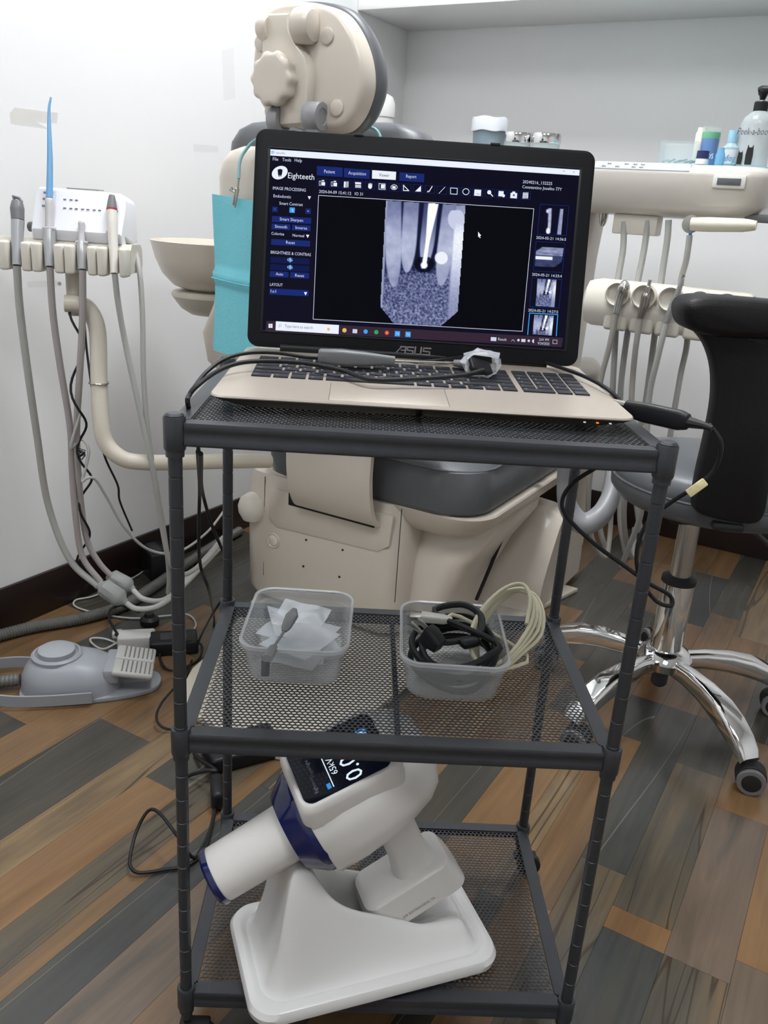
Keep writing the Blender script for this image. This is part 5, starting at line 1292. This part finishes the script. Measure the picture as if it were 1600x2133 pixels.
tag(cable('looped_lead', [fz(372, 1330, .03), fz(340, 1345, .012), fz(333, 1370, .006), fz(350, 1395, .005), fz(385, 1390, .004), fz(415, 1372, .004), fz(420, 1345, .02), fz(400, 1335, .03), fz(370, 1338, .035)], .0026, M_CABLE), 'grey-black lead coiled beside the floor power brick', 'cable')
tag(cable('bundled_lead', [fz(405, 1570, .004), fz(420, 1585, .012), fz(450, 1605, .02), fz(430, 1605, .02), fz(395, 1615, .006), fz(380, 1625, .004)], .0035, M_CABLE), 'short bundled black lead under the middle shelf corner', 'cable')
tag(G().box((0, 0, .018), (.020, .06, .034), .008, 3, Matrix.Translation(fz(452, 1668, 0)) @ Matrix.Rotation(.2, 4, 'Z')).build('cable_adapter', M_BLK), 'black cable adapter on the floor beside the rear left post', 'adapter')

# ================================================================== DELIVERY UNIT ON THE RIGHT (room coordinates)
DQ = 1.30                                                # front face of the instrument table
def dr(u, v, q=DQ): return rq(u, v, q)
zt = dr(1300, 337).z; zb_ = dr(1300, 446).z
pL = dr(960, 400).x; pR = dr(1600, 400).x
du = room_thing('delivery_unit', 'cream dental instrument table with control pad, hoses below and a holder bar', 'delivery unit', (pL+pR)/2, DQ+.2, zb_-.4)
g = G(ROOM); R = []
cx, wd = (pL+pR)/2, pR-pL
for z, k, d, q0 in ((zb_, .86, .28, DQ+.04), (zb_+.010, .92, .33, DQ+.014), (zb_+.030, .99, .365, DQ+.0), (zt-.022, 1.0, .375, DQ-.004), (zt-.012, 1.0, .375, DQ-.003), (zt-.004, .985, .36, DQ+.006), (zt, .965, .34, DQ+.016)):
    R.append([(cx + x, q0 + d/2 + y, z) for x, y in rrect(wd*k, d, .06, 10)])
g.rings(R); g.build('table_body', mat('pale_cream_plastic', (214, 209, 200), .3, coat=.2, vary=.012), du, smooth=50)
ca_, cb_ = dr(1238, 349), dr(1440, 349)
Mc = Matrix.Translation(((ca_.x+cb_.x)/2, DQ+.004, zt-.0085)) @ Matrix.Rotation(math.radians(-38), 4, 'X')
g = G(ROOM); g.box((0, 0, 0), (cb_.x-ca_.x, .0065, .021), .003, 3, Mc); cpd = g.build('control_pad', mat('pad_silver_grey', (188, 196, 208), .3), du)
for i, u in enumerate((1258, 1268, 1286, 1304, 1320, 1322, 1336, 1338)):
    c = dr(u, 349); G(ROOM).box((c.x - (ca_.x+cb_.x)/2, -.0035, .003 if i % 2 else -.004), (.009, .0012, .0036), .0005, 2, Mc).build('pad_key', M_GPLA, cpd)
c = dr(1520, 379); g = G(ROOM); g.box((c.x, DQ-.003, c.z), (.064, .010, .026), .003); vb = g.build('viewer_frame', mat('white_bezel', (228, 226, 220), .35), du)
G(ROOM).box((c.x, DQ-.0085, c.z), (.046, .002, .013), .0006).build('viewer_window', mat('dark_window', (96, 100, 104), .2), vb)
# turquoise cover sheet on the top
g = G(ROOM); rows = []
x0c, x1c = dr(1160, 330).x, pR - .02
for i in range(16):
    row = []
    for j in range(10):
        x = x0c + (x1c-x0c)*i/15; y = DQ + .065 + .27*j/9
        row.append(ROOM @ Vector((x, y, zt + .0022 + .0016*mnoise.noise(Vector((x*25, y*25, 0))))))
    rows.append(row)
tag(G().sheet(rows, .0012).build('cover_sheet', mat('turquoise_sheet', (120, 200, 208), .7)), 'turquoise paper sheet covering the instrument table top', 'sheet')
zc = zt + .0045
# supporting column and neck behind the laptop edge
g = G(ROOM); c = dr(1232, 520, DQ+.12); g.rloft([(zb_-.40, .05, .09, .02, c.x-.03, DQ+.15), (zb_-.10, .055, .10, .02, c.x-.03, DQ+.15), (zb_+.005, .065, .11, .02, c.x-.03, DQ+.15)]); g.build('support_column', M_CRM, du)
g = G(ROOM); g.tube(spline([(c.x-.03, DQ+.15, zb_-.38), (c.x-.03, DQ+.25, zb_-.385), (c.x-.03, DQ+.38, zb_-.42), (c.x-.03, DQ+.44, .30), (c.x-.03, DQ+.45, .0)], 5), .028, 14); g.build('support_arm', M_CRM, du)
# brake handle with round end cap
HQ2 = DQ - .03
ha, hb_ = dr(1440, 467, HQ2), dr(1576, 470, HQ2)
g = G(ROOM); g.tube(spline([ha, ha + (hb_-ha)*.3, ha + (hb_-ha)*.8, hb_], 4), [.0135, .0145, .013, .009], 16); hd = g.build('brake_handle', mat('ivory_handle', (226, 220, 200), .3, coat=.3), du)
g = G(ROOM); g.lathe([(.017, -.006), (.018, .004), (.011, .0045), (.0105, .007), (.006, .0075)], ha, (0, -1, 0), 24); g.build('handle_cap', M_STEEL, hd)
g = G(ROOM); g.box((dr(1580, 440, DQ+.05).x+.002, DQ+.06, zb_+.008), (.05, .04, .016), .004); g.build('side_bracket', M_GPLA, du)
# block of hose sockets under the table
c = dr(1325, 470, DQ+.05); g = G(ROOM); g.box((c.x, DQ+.06, zb_-.020), (.098, .05, .042), .004); g.build('socket_block', M_IVORY, du)
# holder bar
BQ2 = DQ - .06
def dh(u, v, d=0): return rq(u, v, BQ2 + d)
hl_, hr_ = dh(1222, 620), dh(1560, 640)
zt2 = dh(1300, 588).z; zb2 = dh(1300, 688).z
g = G(ROOM); R = []
for p, s_ in ((hl_.x-.012, .55), (hl_.x-.004, .9), (hl_.x+.010, 1.0), (hr_.x-.008, 1.0), (hr_.x, .9)):
    zz = (zt2+zb2)/2
    R.append([(p, BQ2 + .035 + (q-.035)*s_, zz + (z-zz)*s_) for q, z in ((.075, zt2), (.02, zt2), (.004, zt2-.012), (-.006, zt2-.045), (-.006, zb2+.03), (.010, zb2+.004), (.03, zb2), (.07, zb2+.02))])
g.rings(R); hb3 = g.build('holder_bar', M_IVORY, du, smooth=40)
for u, v in ((1290, 612), (1345, 617), (1400, 622), (1460, 630), (1515, 635)):
    c = dh(u, v); r_ = .026
    g = G(ROOM); g.lathe([(r_, .0), (r_, .013), (r_*.90, .015), (r_*.75, .006), (r_*.4, .002), (.004, .001)], (c.x, BQ2-.004, c.z), (0, -1, 0), 28); cup = g.build('holder_cup', M_IVORY, hb3)
    g = G(ROOM); g.box((c.x, BQ2+.004, zb2+.022), (.052, .018, .050), .008, 3); g.build('holder_lobe', M_IVORY, hb3)
# instruments in the holder, each with its own hose
M_TAUP = mat('taupe_hose', (152, 148, 142), 0.5)
IQ = BQ2 - .022
def ih(u, v, d=0): return ROOM @ rq(u, v, IQ + d)
M_SILV = mat('silver_metal', (184, 184, 184), .25, metal=.8)
def tool(name, label, u, v): return thing(name, label, 'instrument', ih(u, v), 0, 'instruments in the right holder')
t = tool('air_turbine', 'silver contra-angle handpiece with round head, leftmost in the cream holder bar', 1290, 620)
stick([ih(1284, 652), ih(1290, 625), ih(1297, 604)], [.0075, .0085, .0095], 'neck', M_SILV, t)
stick([ih(1297, 606), ih(1303, 594), ih(1308, 590)], [.010, .012, .008], 'head', M_SILV, t)
G().lathe([(.003, -.004), (.0095, -.002), (.0095, .004), (.006, .006), (.003, .006)], ih(1296, 602, -.008), (ROOM.to_3x3() @ Vector((-.35, -1, .1))), 20).build('head_cap', M_STEEL, t)
stick([ih(1284, 652), ih(1270, 720), ih(1252, 790, .0), ih(1240, 880, .0), ih(1228, 1000, .01), ih(1226, 1080, .02), ih(1240, 1140, .04), ih(1262, 1160, .07), ih(1270, 1120, .12), ih(1275, 1040, .16)], .0062, 'hose', M_TAUP, t, 10, 6)
t = tool('motor_adapter', 'silver stepped air motor nozzle, second in the cream holder bar', 1345, 620)
stick([ih(1334, 662), ih(1341, 640), ih(1346, 618), ih(1348, 610)], [.0075, .0095, .0100, .0070], 'motor_body', mat('warm_steel', (150, 142, 136), .25, metal=.8), t)
G().tube([ih(1348, 610), ih(1351, 597), ih(1351.5, 596), ih(1355, 583)], [.0055, .0052, .0042, .0038], 14).build('nozzle', M_STEEL, t)
stick([ih(1334, 662), ih(1325, 720), ih(1318, 790, .01), ih(1315, 850, .01), ih(1312, 960, .02), ih(1300, 1060, .03), ih(1305, 1130, .05), ih(1318, 1160, .08), ih(1322, 1100, .14)], .0062, 'hose', M_TAUP, t, 10, 6)
t = tool('air_water_syringe', 'slim grey three-way syringe leaning in the cream holder bar beside the stool', 1405, 640)
stick([ih(1388, 672), ih(1400, 640), ih(1414, 605), ih(1422, 580)], [.0072, .0075, .0058, .0036], 'syringe_body', mat('grey_metal', (158, 158, 160), .3, metal=.5), t)
G().tube([ih(1421, 581), ih(1424, 573), ih(1426, 577)], [.0034, .0040, .0030], 10).build('syringe_tip', M_STEEL, t)
stick([ih(1388, 672), ih(1370, 745), ih(1352, 830, .01), ih(1345, 960, .02), ih(1335, 1070, .03), ih(1310, 1140, .05), ih(1295, 1180, .08)], .0066, 'hose', M_HOSE, t, 10, 6)
# hoses between table and holder, and down behind the holder
for k, (pts, r_, m_, lab) in enumerate(((((1300, 462, .07), (1298, 520, .06), (1287, 590, .05), (1283, 690, .05), (1277, 800, .05), (1270, 960, .05), (1250, 1090, .06), (1268, 1160, .08)), .0068, M_HOSE, 'leftmost grey hose hanging from the instrument table'),
                                       (((1350, 460, .07), (1342, 520, .06), (1328, 590, .05), (1308, 690, .05), (1292, 830, .05), (1296, 960, .05), (1292, 1080, .06), (1303, 1150, .08)), .0068, M_HOSE, 'second grey hose hanging from the instrument table'),
                                       (((1393, 458, .05), (1390, 500, .05), (1377, 590, .05), (1365, 690, .05), (1346, 830, .05), (1322, 960, .05), (1330, 1080, .06), (1345, 1130, .09)), .0068, M_HOSE, 'third grey hose hanging from the instrument table'),
                                       (((1437, 490, .03), (1430, 540, .03), (1418, 600, .05), (1432, 700, .05), (1418, 780, .05), (1404, 860, .05), (1385, 980, .05), (1370, 1080, .06), (1350, 1150, .09)), .0064, M_HOSE, 'hose from the syringe handle hanging nearest the stool'))):
    h = G().tube(spline([ROOM @ rq(u, v, BQ2 + .03 + d) for u, v, d in pts], 7), r_, 10).build('supply_hose', m_, du); h['label'] = lab
G().tube([ROOM @ rq(1437, 495, BQ2+.06), ROOM @ rq(1439, 480, BQ2+.06)], .0035, 10).build('blue_hose_end', mat('blue_plastic', (50, 110, 190), .4), du)
for u in (1245, 1305, 1345):
    c = dr(u, 462, DQ+.05); G(ROOM).lathe([(.004, 0), (.008, .008), (.010, .02), (.010, .028)], (c.x, DQ+.09, zb_-.028), (0, 0, 1), 14).build('hose_socket', M_STEEL, du)

# ---- things on the instrument table
def ontable(u, v, q): p = rq(u, v, q); return p.x, q
def on(name, label, cat, x, q): return room_thing(name, label, cat, x, q, zc)
# bin with a white liner
q_ = 1.46; x = dr(1020, 270, q_).x; w_ = (dr(1053, 280, q_).x - dr(987, 280, q_).x)/2
ztop = rq(1020, 246, q_).z; zmid = rq(1020, 272, q_).z
t = on('waste_cup', 'small blue-grey waste cup with a white plastic liner behind the laptop', 'cup', x, q_)
G(ROOM).lathe([(w_*.85, 0), (w_*.98, ztop-zc-.006), (w_*.94, ztop-zc-.006), (w_*.82, .004)], (x, q_, zc), (0, 0, 1), 28, True, True).build('cup_body', mat('blue_grey_plastic', (128, 146, 156), .45), t)
g = G(ROOM); R = []
for zz, k in ((zmid-.003, 1.04), (zmid+.004, 1.05), (ztop-.004, 1.04), (ztop, 1.02), (ztop-.001, .96), (zmid, .93)):
    R.append([(x + w_*k*math.cos(a)*(1 + .03*math.sin(7*a + zz*300)), q_ + w_*k*math.sin(a), zz + .0015*math.sin(5*a+k*9)) for a in [2*math.pi*i/40 for i in range(40)]])
g.rings(R, False, False); g.build('liner', mat('white_liner', (226, 230, 236), .35), t)
# two steel-lidded jars
for u0, u1, vtop, vlid, lab in ((1053, 1107, 277, 298, 'small glass jar with steel lid next to the waste cup'), (1110, 1168, 279, 300, 'small glass jar with steel lid nearer the laptop corner')):
    q_ = 1.44; a, b = rq(u0, 285, q_), rq(u1, 285, q_); x = (a.x+b.x)/2; r_ = (b.x-a.x)/2; zt_ = rq((u0+u1)/2, vtop, q_).z; zl = rq((u0+u1)/2, vlid, q_).z
    t = on('lidded_jar', lab, 'jar', x, q_); t['group'] = 'steel-lidded jars'
    G(ROOM).lathe([(r_*.9, 0), (r_*.95, .004), (r_*.95, zl-zc+.002), (r_*.9, zl-zc+.002)], (x, q_, zc), (0, 0, 1), 28).build('glass_body', mat('pale_glass', (190, 206, 208), .1, alpha=.5), t)
    G(ROOM).lathe([(r_, zl-zc), (r_*1.02, zl-zc+.003), (r_, zt_-zc-.003), (r_*.96, zt_-zc), (r_*.93, zt_-zc-.002), (.004, zt_-zc-.003)], (x, q_, zc), (0, 0, 1), 28).build('steel_lid', M_CHROME, t)
# clear tray with small instruments
q_ = 1.44; a, b = rq(1376, 320, q_), rq(1458, 320, q_); x = (a.x+b.x)/2; w = b.x-a.x; h = rq(1410, 296, q_).z - zc
t = on('clear_tray', 'clear plastic tray of small metal pieces on the instrument table', 'tray', x, q_)
g = G(ROOM); R = []
for z, k in ((0, .92), (h*.9, 1), (h, 1.03), (h, .99), (h*.9, .97), (.003, .90)): R.append([(x + xx, q_ + yy, zc + z) for xx, yy in rrect(w*k, .07*k, .010, 4)])
g.rings(R); g.build('tray_body', mat('clear_tray_plastic', (220, 226, 228), .12, alpha=.18), t)
for k in range(6): G(ROOM).tube([(x - w*.35 + k*.011, q_-.02 + .008*(k % 3), zc+.006), (x - w*.30 + k*.013, q_+.015, zc+.012 + .002*(k % 2))], .0022, 8).build('metal_piece', M_STEEL, t)
# capped bottles
def bottle(name, label, u0, u1, vt, q_, prof, mats, names):
    a, b = rq(u0, vt+20, q_), rq(u1, vt+20, q_); x = (a.x+b.x)/2; r_ = (b.x-a.x)/2; H = rq((u0+u1)/2, vt, q_).z - zc
    t = on(name, label, 'bottle', x, q_)
    for pr, m_, nm in zip(prof, mats, names): G(ROOM).lathe([(r*r_, z*H) for r, z in pr], (x, q_, zc), (0, 0, 1), 28).build(nm, m_, t)
    return t, x, r_, H
bottle('navy_cap_bottle', 'low bottle with a navy screw cap at the front of the instrument table', 1449, 1476, 314, 1.38, [[(1.0, 0), (1.0, .3), (.9, .42)], [(.95, .42), (.98, .46), (.95, .98), (.85, 1.0)]], (mat('white_label', (222, 224, 226), .4), mat('navy_cap', (36, 44, 92), .4)), ('bottle_body', 'screw_cap'))
t, x, r_, H = bottle('blue_tube', 'clear cup of blue and green disposable tips on the instrument table', 1461, 1502, 264, 1.45, [[(.86, .03), (.88, .70)], [(.88, .70), (.92, .82), (.90, .86)], [(.95, 0), (1.0, 1.0), (.96, 1.0), (.92, .02)]], (mat('blue_tips', (30, 110, 190), .4), mat('green_tips', (50, 180, 110), .4), mat('clear_cup_plastic', (214, 222, 226), .15, alpha=.12)), ('blue_tips', 'green_tips', 'clear_cup'))
g = G(); put_text(g, 'MATOS', ROOM @ Vector((x-.020, 1.45-r_*1.02, zc+.016)), PN, Vector((0, 0, 1)), height=.010, width=.036); g.build('printed_lettering', mat('white_print', (232, 236, 240), .4), t, smooth=0)
bottle('cream_box_bottle', 'cream capped bottle half hidden behind the blue tips', 1449, 1472, 266, 1.52, [[(1.0, 0), (1.0, .86), (.8, .92), (.8, 1.0)]], (mat('cream_bottle', (230, 224, 204), .4),), ('bottle_body',))
t, x, r_, H = bottle('defog_bottle', 'small clear bottle labelled defog with a pale blue cap', 1508, 1544, 272, 1.41, [[(1.0, 0), (1.0, .52), (.6, .62), (.55, .66)], [(.56, .66), (.58, .70), (.54, 1.0), (.4, 1.0)], [(1.02, .06), (1.02, .46)]], (mat('pale_blue_clear', (190, 220, 232), .15, alpha=.6), mat('pale_blue_cap', (160, 206, 228), .4), mat('white_label', (222, 224, 226), .4)), ('bottle_body', 'bottle_cap', 'bottle_label'))
g = G(); put_text(g, 'defog', ROOM @ Vector((x-r_*.9, 1.41-r_*1.05, zc+.010)), PN, Vector((0, 0, 1)), height=.012, width=r_*1.8); g.build('printed_lettering', mat('teal_print', (30, 130, 180), .4), t, smooth=0)
t, x, r_, H = bottle('pump_bottle', 'clear pump bottle with black pump and cat print at the right edge', 1546, 1618, 222, 1.43, [[(.95, 0), (1.0, .02), (1.0, .70), (.85, .82), (.42, .92), (.36, .93)], [(.42, .92), (.42, 1.06), (.36, 1.08)], [(.14, 1.06), (.14, 1.20)]], (mat('clear_bottle', (206, 214, 216), .12, alpha=.5), M_BLK, mat('white_stem', (220, 220, 220), .4)), ('bottle_body', 'pump_collar', 'pump_stem'))
G(ROOM).tube(spline([(x, 1.43, zc+H*1.10), (x, 1.43, zc+H*1.22), (x-.004, 1.43, zc+H*1.26), (x+.03, 1.42, zc+H*1.25), (x+.045, 1.415, zc+H*1.20)], 5), [.005, .010, .009, .006, .004], 12).build('pump_head', M_BLK, t)
g = G(); put_text(g, 'Peek-a-boo', ROOM @ Vector((x-r_*.92, 1.43-r_*1.03, zc+H*.52)), PN, Vector((0, 0, 1)), height=.013, width=r_*1.75, shear=.2)
g.build('printed_lettering', mat('grey_lettering', (70, 76, 84), .5), t, smooth=0)
for k, (dx, sz) in enumerate(((-.5, .7), (.02, 1.0))):
    bx0 = x + r_*dx; s_ = .026*sz
    poly_ = [(-.42, 0), (.42, 0), (.46, .7), (.40, 1.1), (.32, 1.5), (.16, 1.28), (-.16, 1.28), (-.32, 1.5), (-.40, 1.1), (-.46, .7)]
    Mx = Matrix((PN, Vector((0, 0, 1)), -QN)).transposed().to_4x4(); Mx.translation = ROOM @ Vector((bx0, 1.43 - r_*1.02, zc + .004))
    G(Mx).prism([(a*s_*.62, b*s_) for a, b in poly_], .0006).build('printed_cat', mat('black_print', (20, 20, 22), .5), t, smooth=0)
# the small blue cup between bottles
bottle('blue_cap_vial', 'tiny translucent blue vial beside the defog bottle', 1490, 1510, 308, 1.37, [[(1.0, 0), (1.0, .6), (.7, .8), (.7, 1.0)]], (mat('blue_clear', (110, 180, 222), .2, alpha=.7),), ('vial_body',))

# ================================================================== STOOL
M_BLKPU = mat('black_polyurethane', (18, 18, 20), 0.48, spec=0.3, bump=0.25, bscale=420)
M_SEAT = mat('grey_stool_vinyl', (88, 91, 95), 0.38, bump=0.05, bscale=400)
SX, SY = .575, .765
stool = thing('stool', 'grey dentist stool with chrome five-star base and black armrest', 'stool', (SX, SY, 0))
G().lathe([(.040, .098), (.052, .106), (.054, .122), (.044, .136), (.031, .142)], (SX, SY, 0), (0, 0, 1), 32).build('hub', M_CHROME, stool)
G().lathe([(.0305, .100), (.0305, .280), (.030, .282)], (SX, SY, 0), (0, 0, 1), 32).build('outer_column', M_CHROME, stool)
G().lathe([(.0325, .281), (.0325, .291), (.021, .296)], (SX, SY, 0), (0, 0, 1), 32).build('column_collar', M_RUB, stool)
G().lathe([(.0195, .290), (.0195, .445)], (SX, SY, 0), (0, 0, 1), 28).build('gas_lift', M_STEEL, stool)
G().lathe([(.012, .055), (.016, .060), (.016, .110)], (SX, SY, 0), (0, 0, 1), 20).build('column_foot', M_DGRY, stool)
for k in range(5):
    a = math.radians(-72.3 + 72*k); ca, sa = math.cos(a), math.sin(a)
    def lp_(r, z, t=0): return Vector((SX + r*ca - t*sa, SY + r*sa + t*ca, z))
    R = []
    for r, z, w, h in ((.036, .113, .028, .034), (.08, .117, .030, .036), (.13, .115, .036, .038), (.17, .108, .043, .036), (.205, .096, .047, .032), (.235, .080, .046, .028), (.255, .066, .042, .024), (.263, .057, .038, .018)):
        nz_ = 1.0
        R.append([lp_(r + y*(.5 if r > .15 else .15), z + y, x) for x, y in rrect(w, h, .0095, 5)])
    lg = G().rings(R).build('leg', M_CHROME, stool, smooth=50)
    b_ = math.radians(-72.3 + 72*k + (70, 160, 30, 200, 110)[k])
    o_ = lp_(.256, 0)
    if k == 0: b_ = math.radians(-20)
    fx_ = Vector((math.cos(b_), math.sin(b_), 0)); sy_ = Vector((-math.sin(b_), math.cos(b_), 0))
    F = Matrix((fx_, sy_, Vector((0, 0, 1)))).transposed().to_4x4(); F.translation = o_ + fx_*.012
    g = G(F); R = []
    for yy, rr in ((-.014, .024), (-.012, .0255), (.012, .0255), (.014, .024)):
        R.append([(rr*math.cos(t)*1.02, yy, .0265 + rr*math.sin(t)) for t in np.linspace(-.25, math.pi+.5, 16)])
    g.rings(R); cs_ = g.build('caster_hood', M_RUB, lg)
    G(F).lathe([(.005, .0), (.006, .022)], (-.012, 0, .045), (0, 0, 1), 12).build('caster_stem', M_STEEL, lg)
    for s_ in (-1, 1):
        G(F).lathe([(.010, .0), (.0235, .0), (.0245, .002), (.0245, .008), (.0235, .010), (.017, .010)], (0, s_*.0135, .0248), (0, s_, 0), 24).build('caster_wheel', mat('grey_tyre', (120, 118, 118), .5), lg)
        G(F).lathe([(.0165, .0), (.0165, .0106), (.012, .012)], (0, s_*.0135, .0248), (0, s_, 0), 20).build('wheel_disc', M_RUB, lg)
CX, CY = SX + .035, SY + .01
G().lathe([(.05, .438), (.12, .436), (.172, .446), (.186, .462), (.188, .482), (.186, .486), (.187, .489), (.184, .508), (.172, .522), (.13, .532), (.06, .535), (.003, .535)], (CX, CY, 0), (0, 0, 1), 48).build('seat', M_SEAT, stool, smooth=40)
G().tube([(CX + .1875*math.cos(t), CY + .1875*math.sin(t), .4865) for t in np.linspace(0, 2*math.pi, 60)][:-1], .0022, 6, closed=True).build('seat_piping', M_SEAT, stool)
g = G(); g.box((SX+.015, SY, .432), (.17, .17, .010), .003); g.build('seat_plate', M_RUB, stool)
# armrest: thick moulded pad on a flat curved support, in front of the seat
AD = 1.345
def ap(u, v): return Dp(u, v, AD)
ao_ = ap(1540, 850); FN = ray(800, 1066.5).normalized(); hzn = Vector((FN.x, FN.y, 0)).normalized(); hx_ = Vector((hzn.y, -hzn.x, 0))
AF = Matrix((hx_, Vector((0, 0, 1)), -hzn)).transposed().to_4x4(); AF.translation = ao_; AI = AF.inverted()
def a2(u, v): p = AI @ plane(u, v, ao_, hzn); return (p.x, p.y)
sup = [a2(*c) for c in ((1425, 665), (1640, 690), (1632, 760), (1608, 860), (1600, 960), (1592, 1040), (1580, 1075), (1555, 1086), (1500, 1078), (1455, 1066), (1443, 1048), (1450, 990), (1466, 920), (1480, 850), (1484, 800), (1480, 755), (1466, 715), (1447, 690))]
sup = [(v.x, v.y) for v in spline([Vector((a, b, 0)) for a, b in sup], 3, True)]
G(AF).prism(sup, .034, Matrix.Translation((0, 0, -.017)), .006).build('armrest_support', M_BLKPU, stool, smooth=40)
pad = [a2(*c) for c in ((1410, 648), (1418, 624), (1450, 614), (1530, 618), (1660, 630), (1790, 644), (1806, 668), (1798, 712), (1760, 722), (1600, 702), (1480, 696), (1424, 680))]
pad = [(v.x, v.y) for v in spline([Vector((a, b, 0)) for a, b in pad], 4, True)]
G(AF).prism(pad, .086, Matrix.Translation((0, 0, -.043)), .014).build('armrest_pad', M_BLKPU, stool, smooth=50)
g = G(); e0 = AF @ Vector((a2(1520, 1060)[0], a2(1520, 1060)[1] + .004, .0)); g.box((0, 0, 0), (.05, .20, .012), .003, 2, Matrix.Translation((e0 + Vector((SX+.01, SY, .428)))/2) @ Matrix.Rotation(math.atan2(-(SX+.01-e0.x), SY-e0.y), 4, 'Z')); g.build('armrest_bracket', M_RUB, stool)
lev0, lev1 = Dp(1555, 1092, 1.62), Dp(1640, 1170, 1.62)
G().tube([Vector((SX+.05, SY+.02, .43)), lev0, lev1], [.004, .004, .006], 10).build('height_lever', M_DGRY, stool)
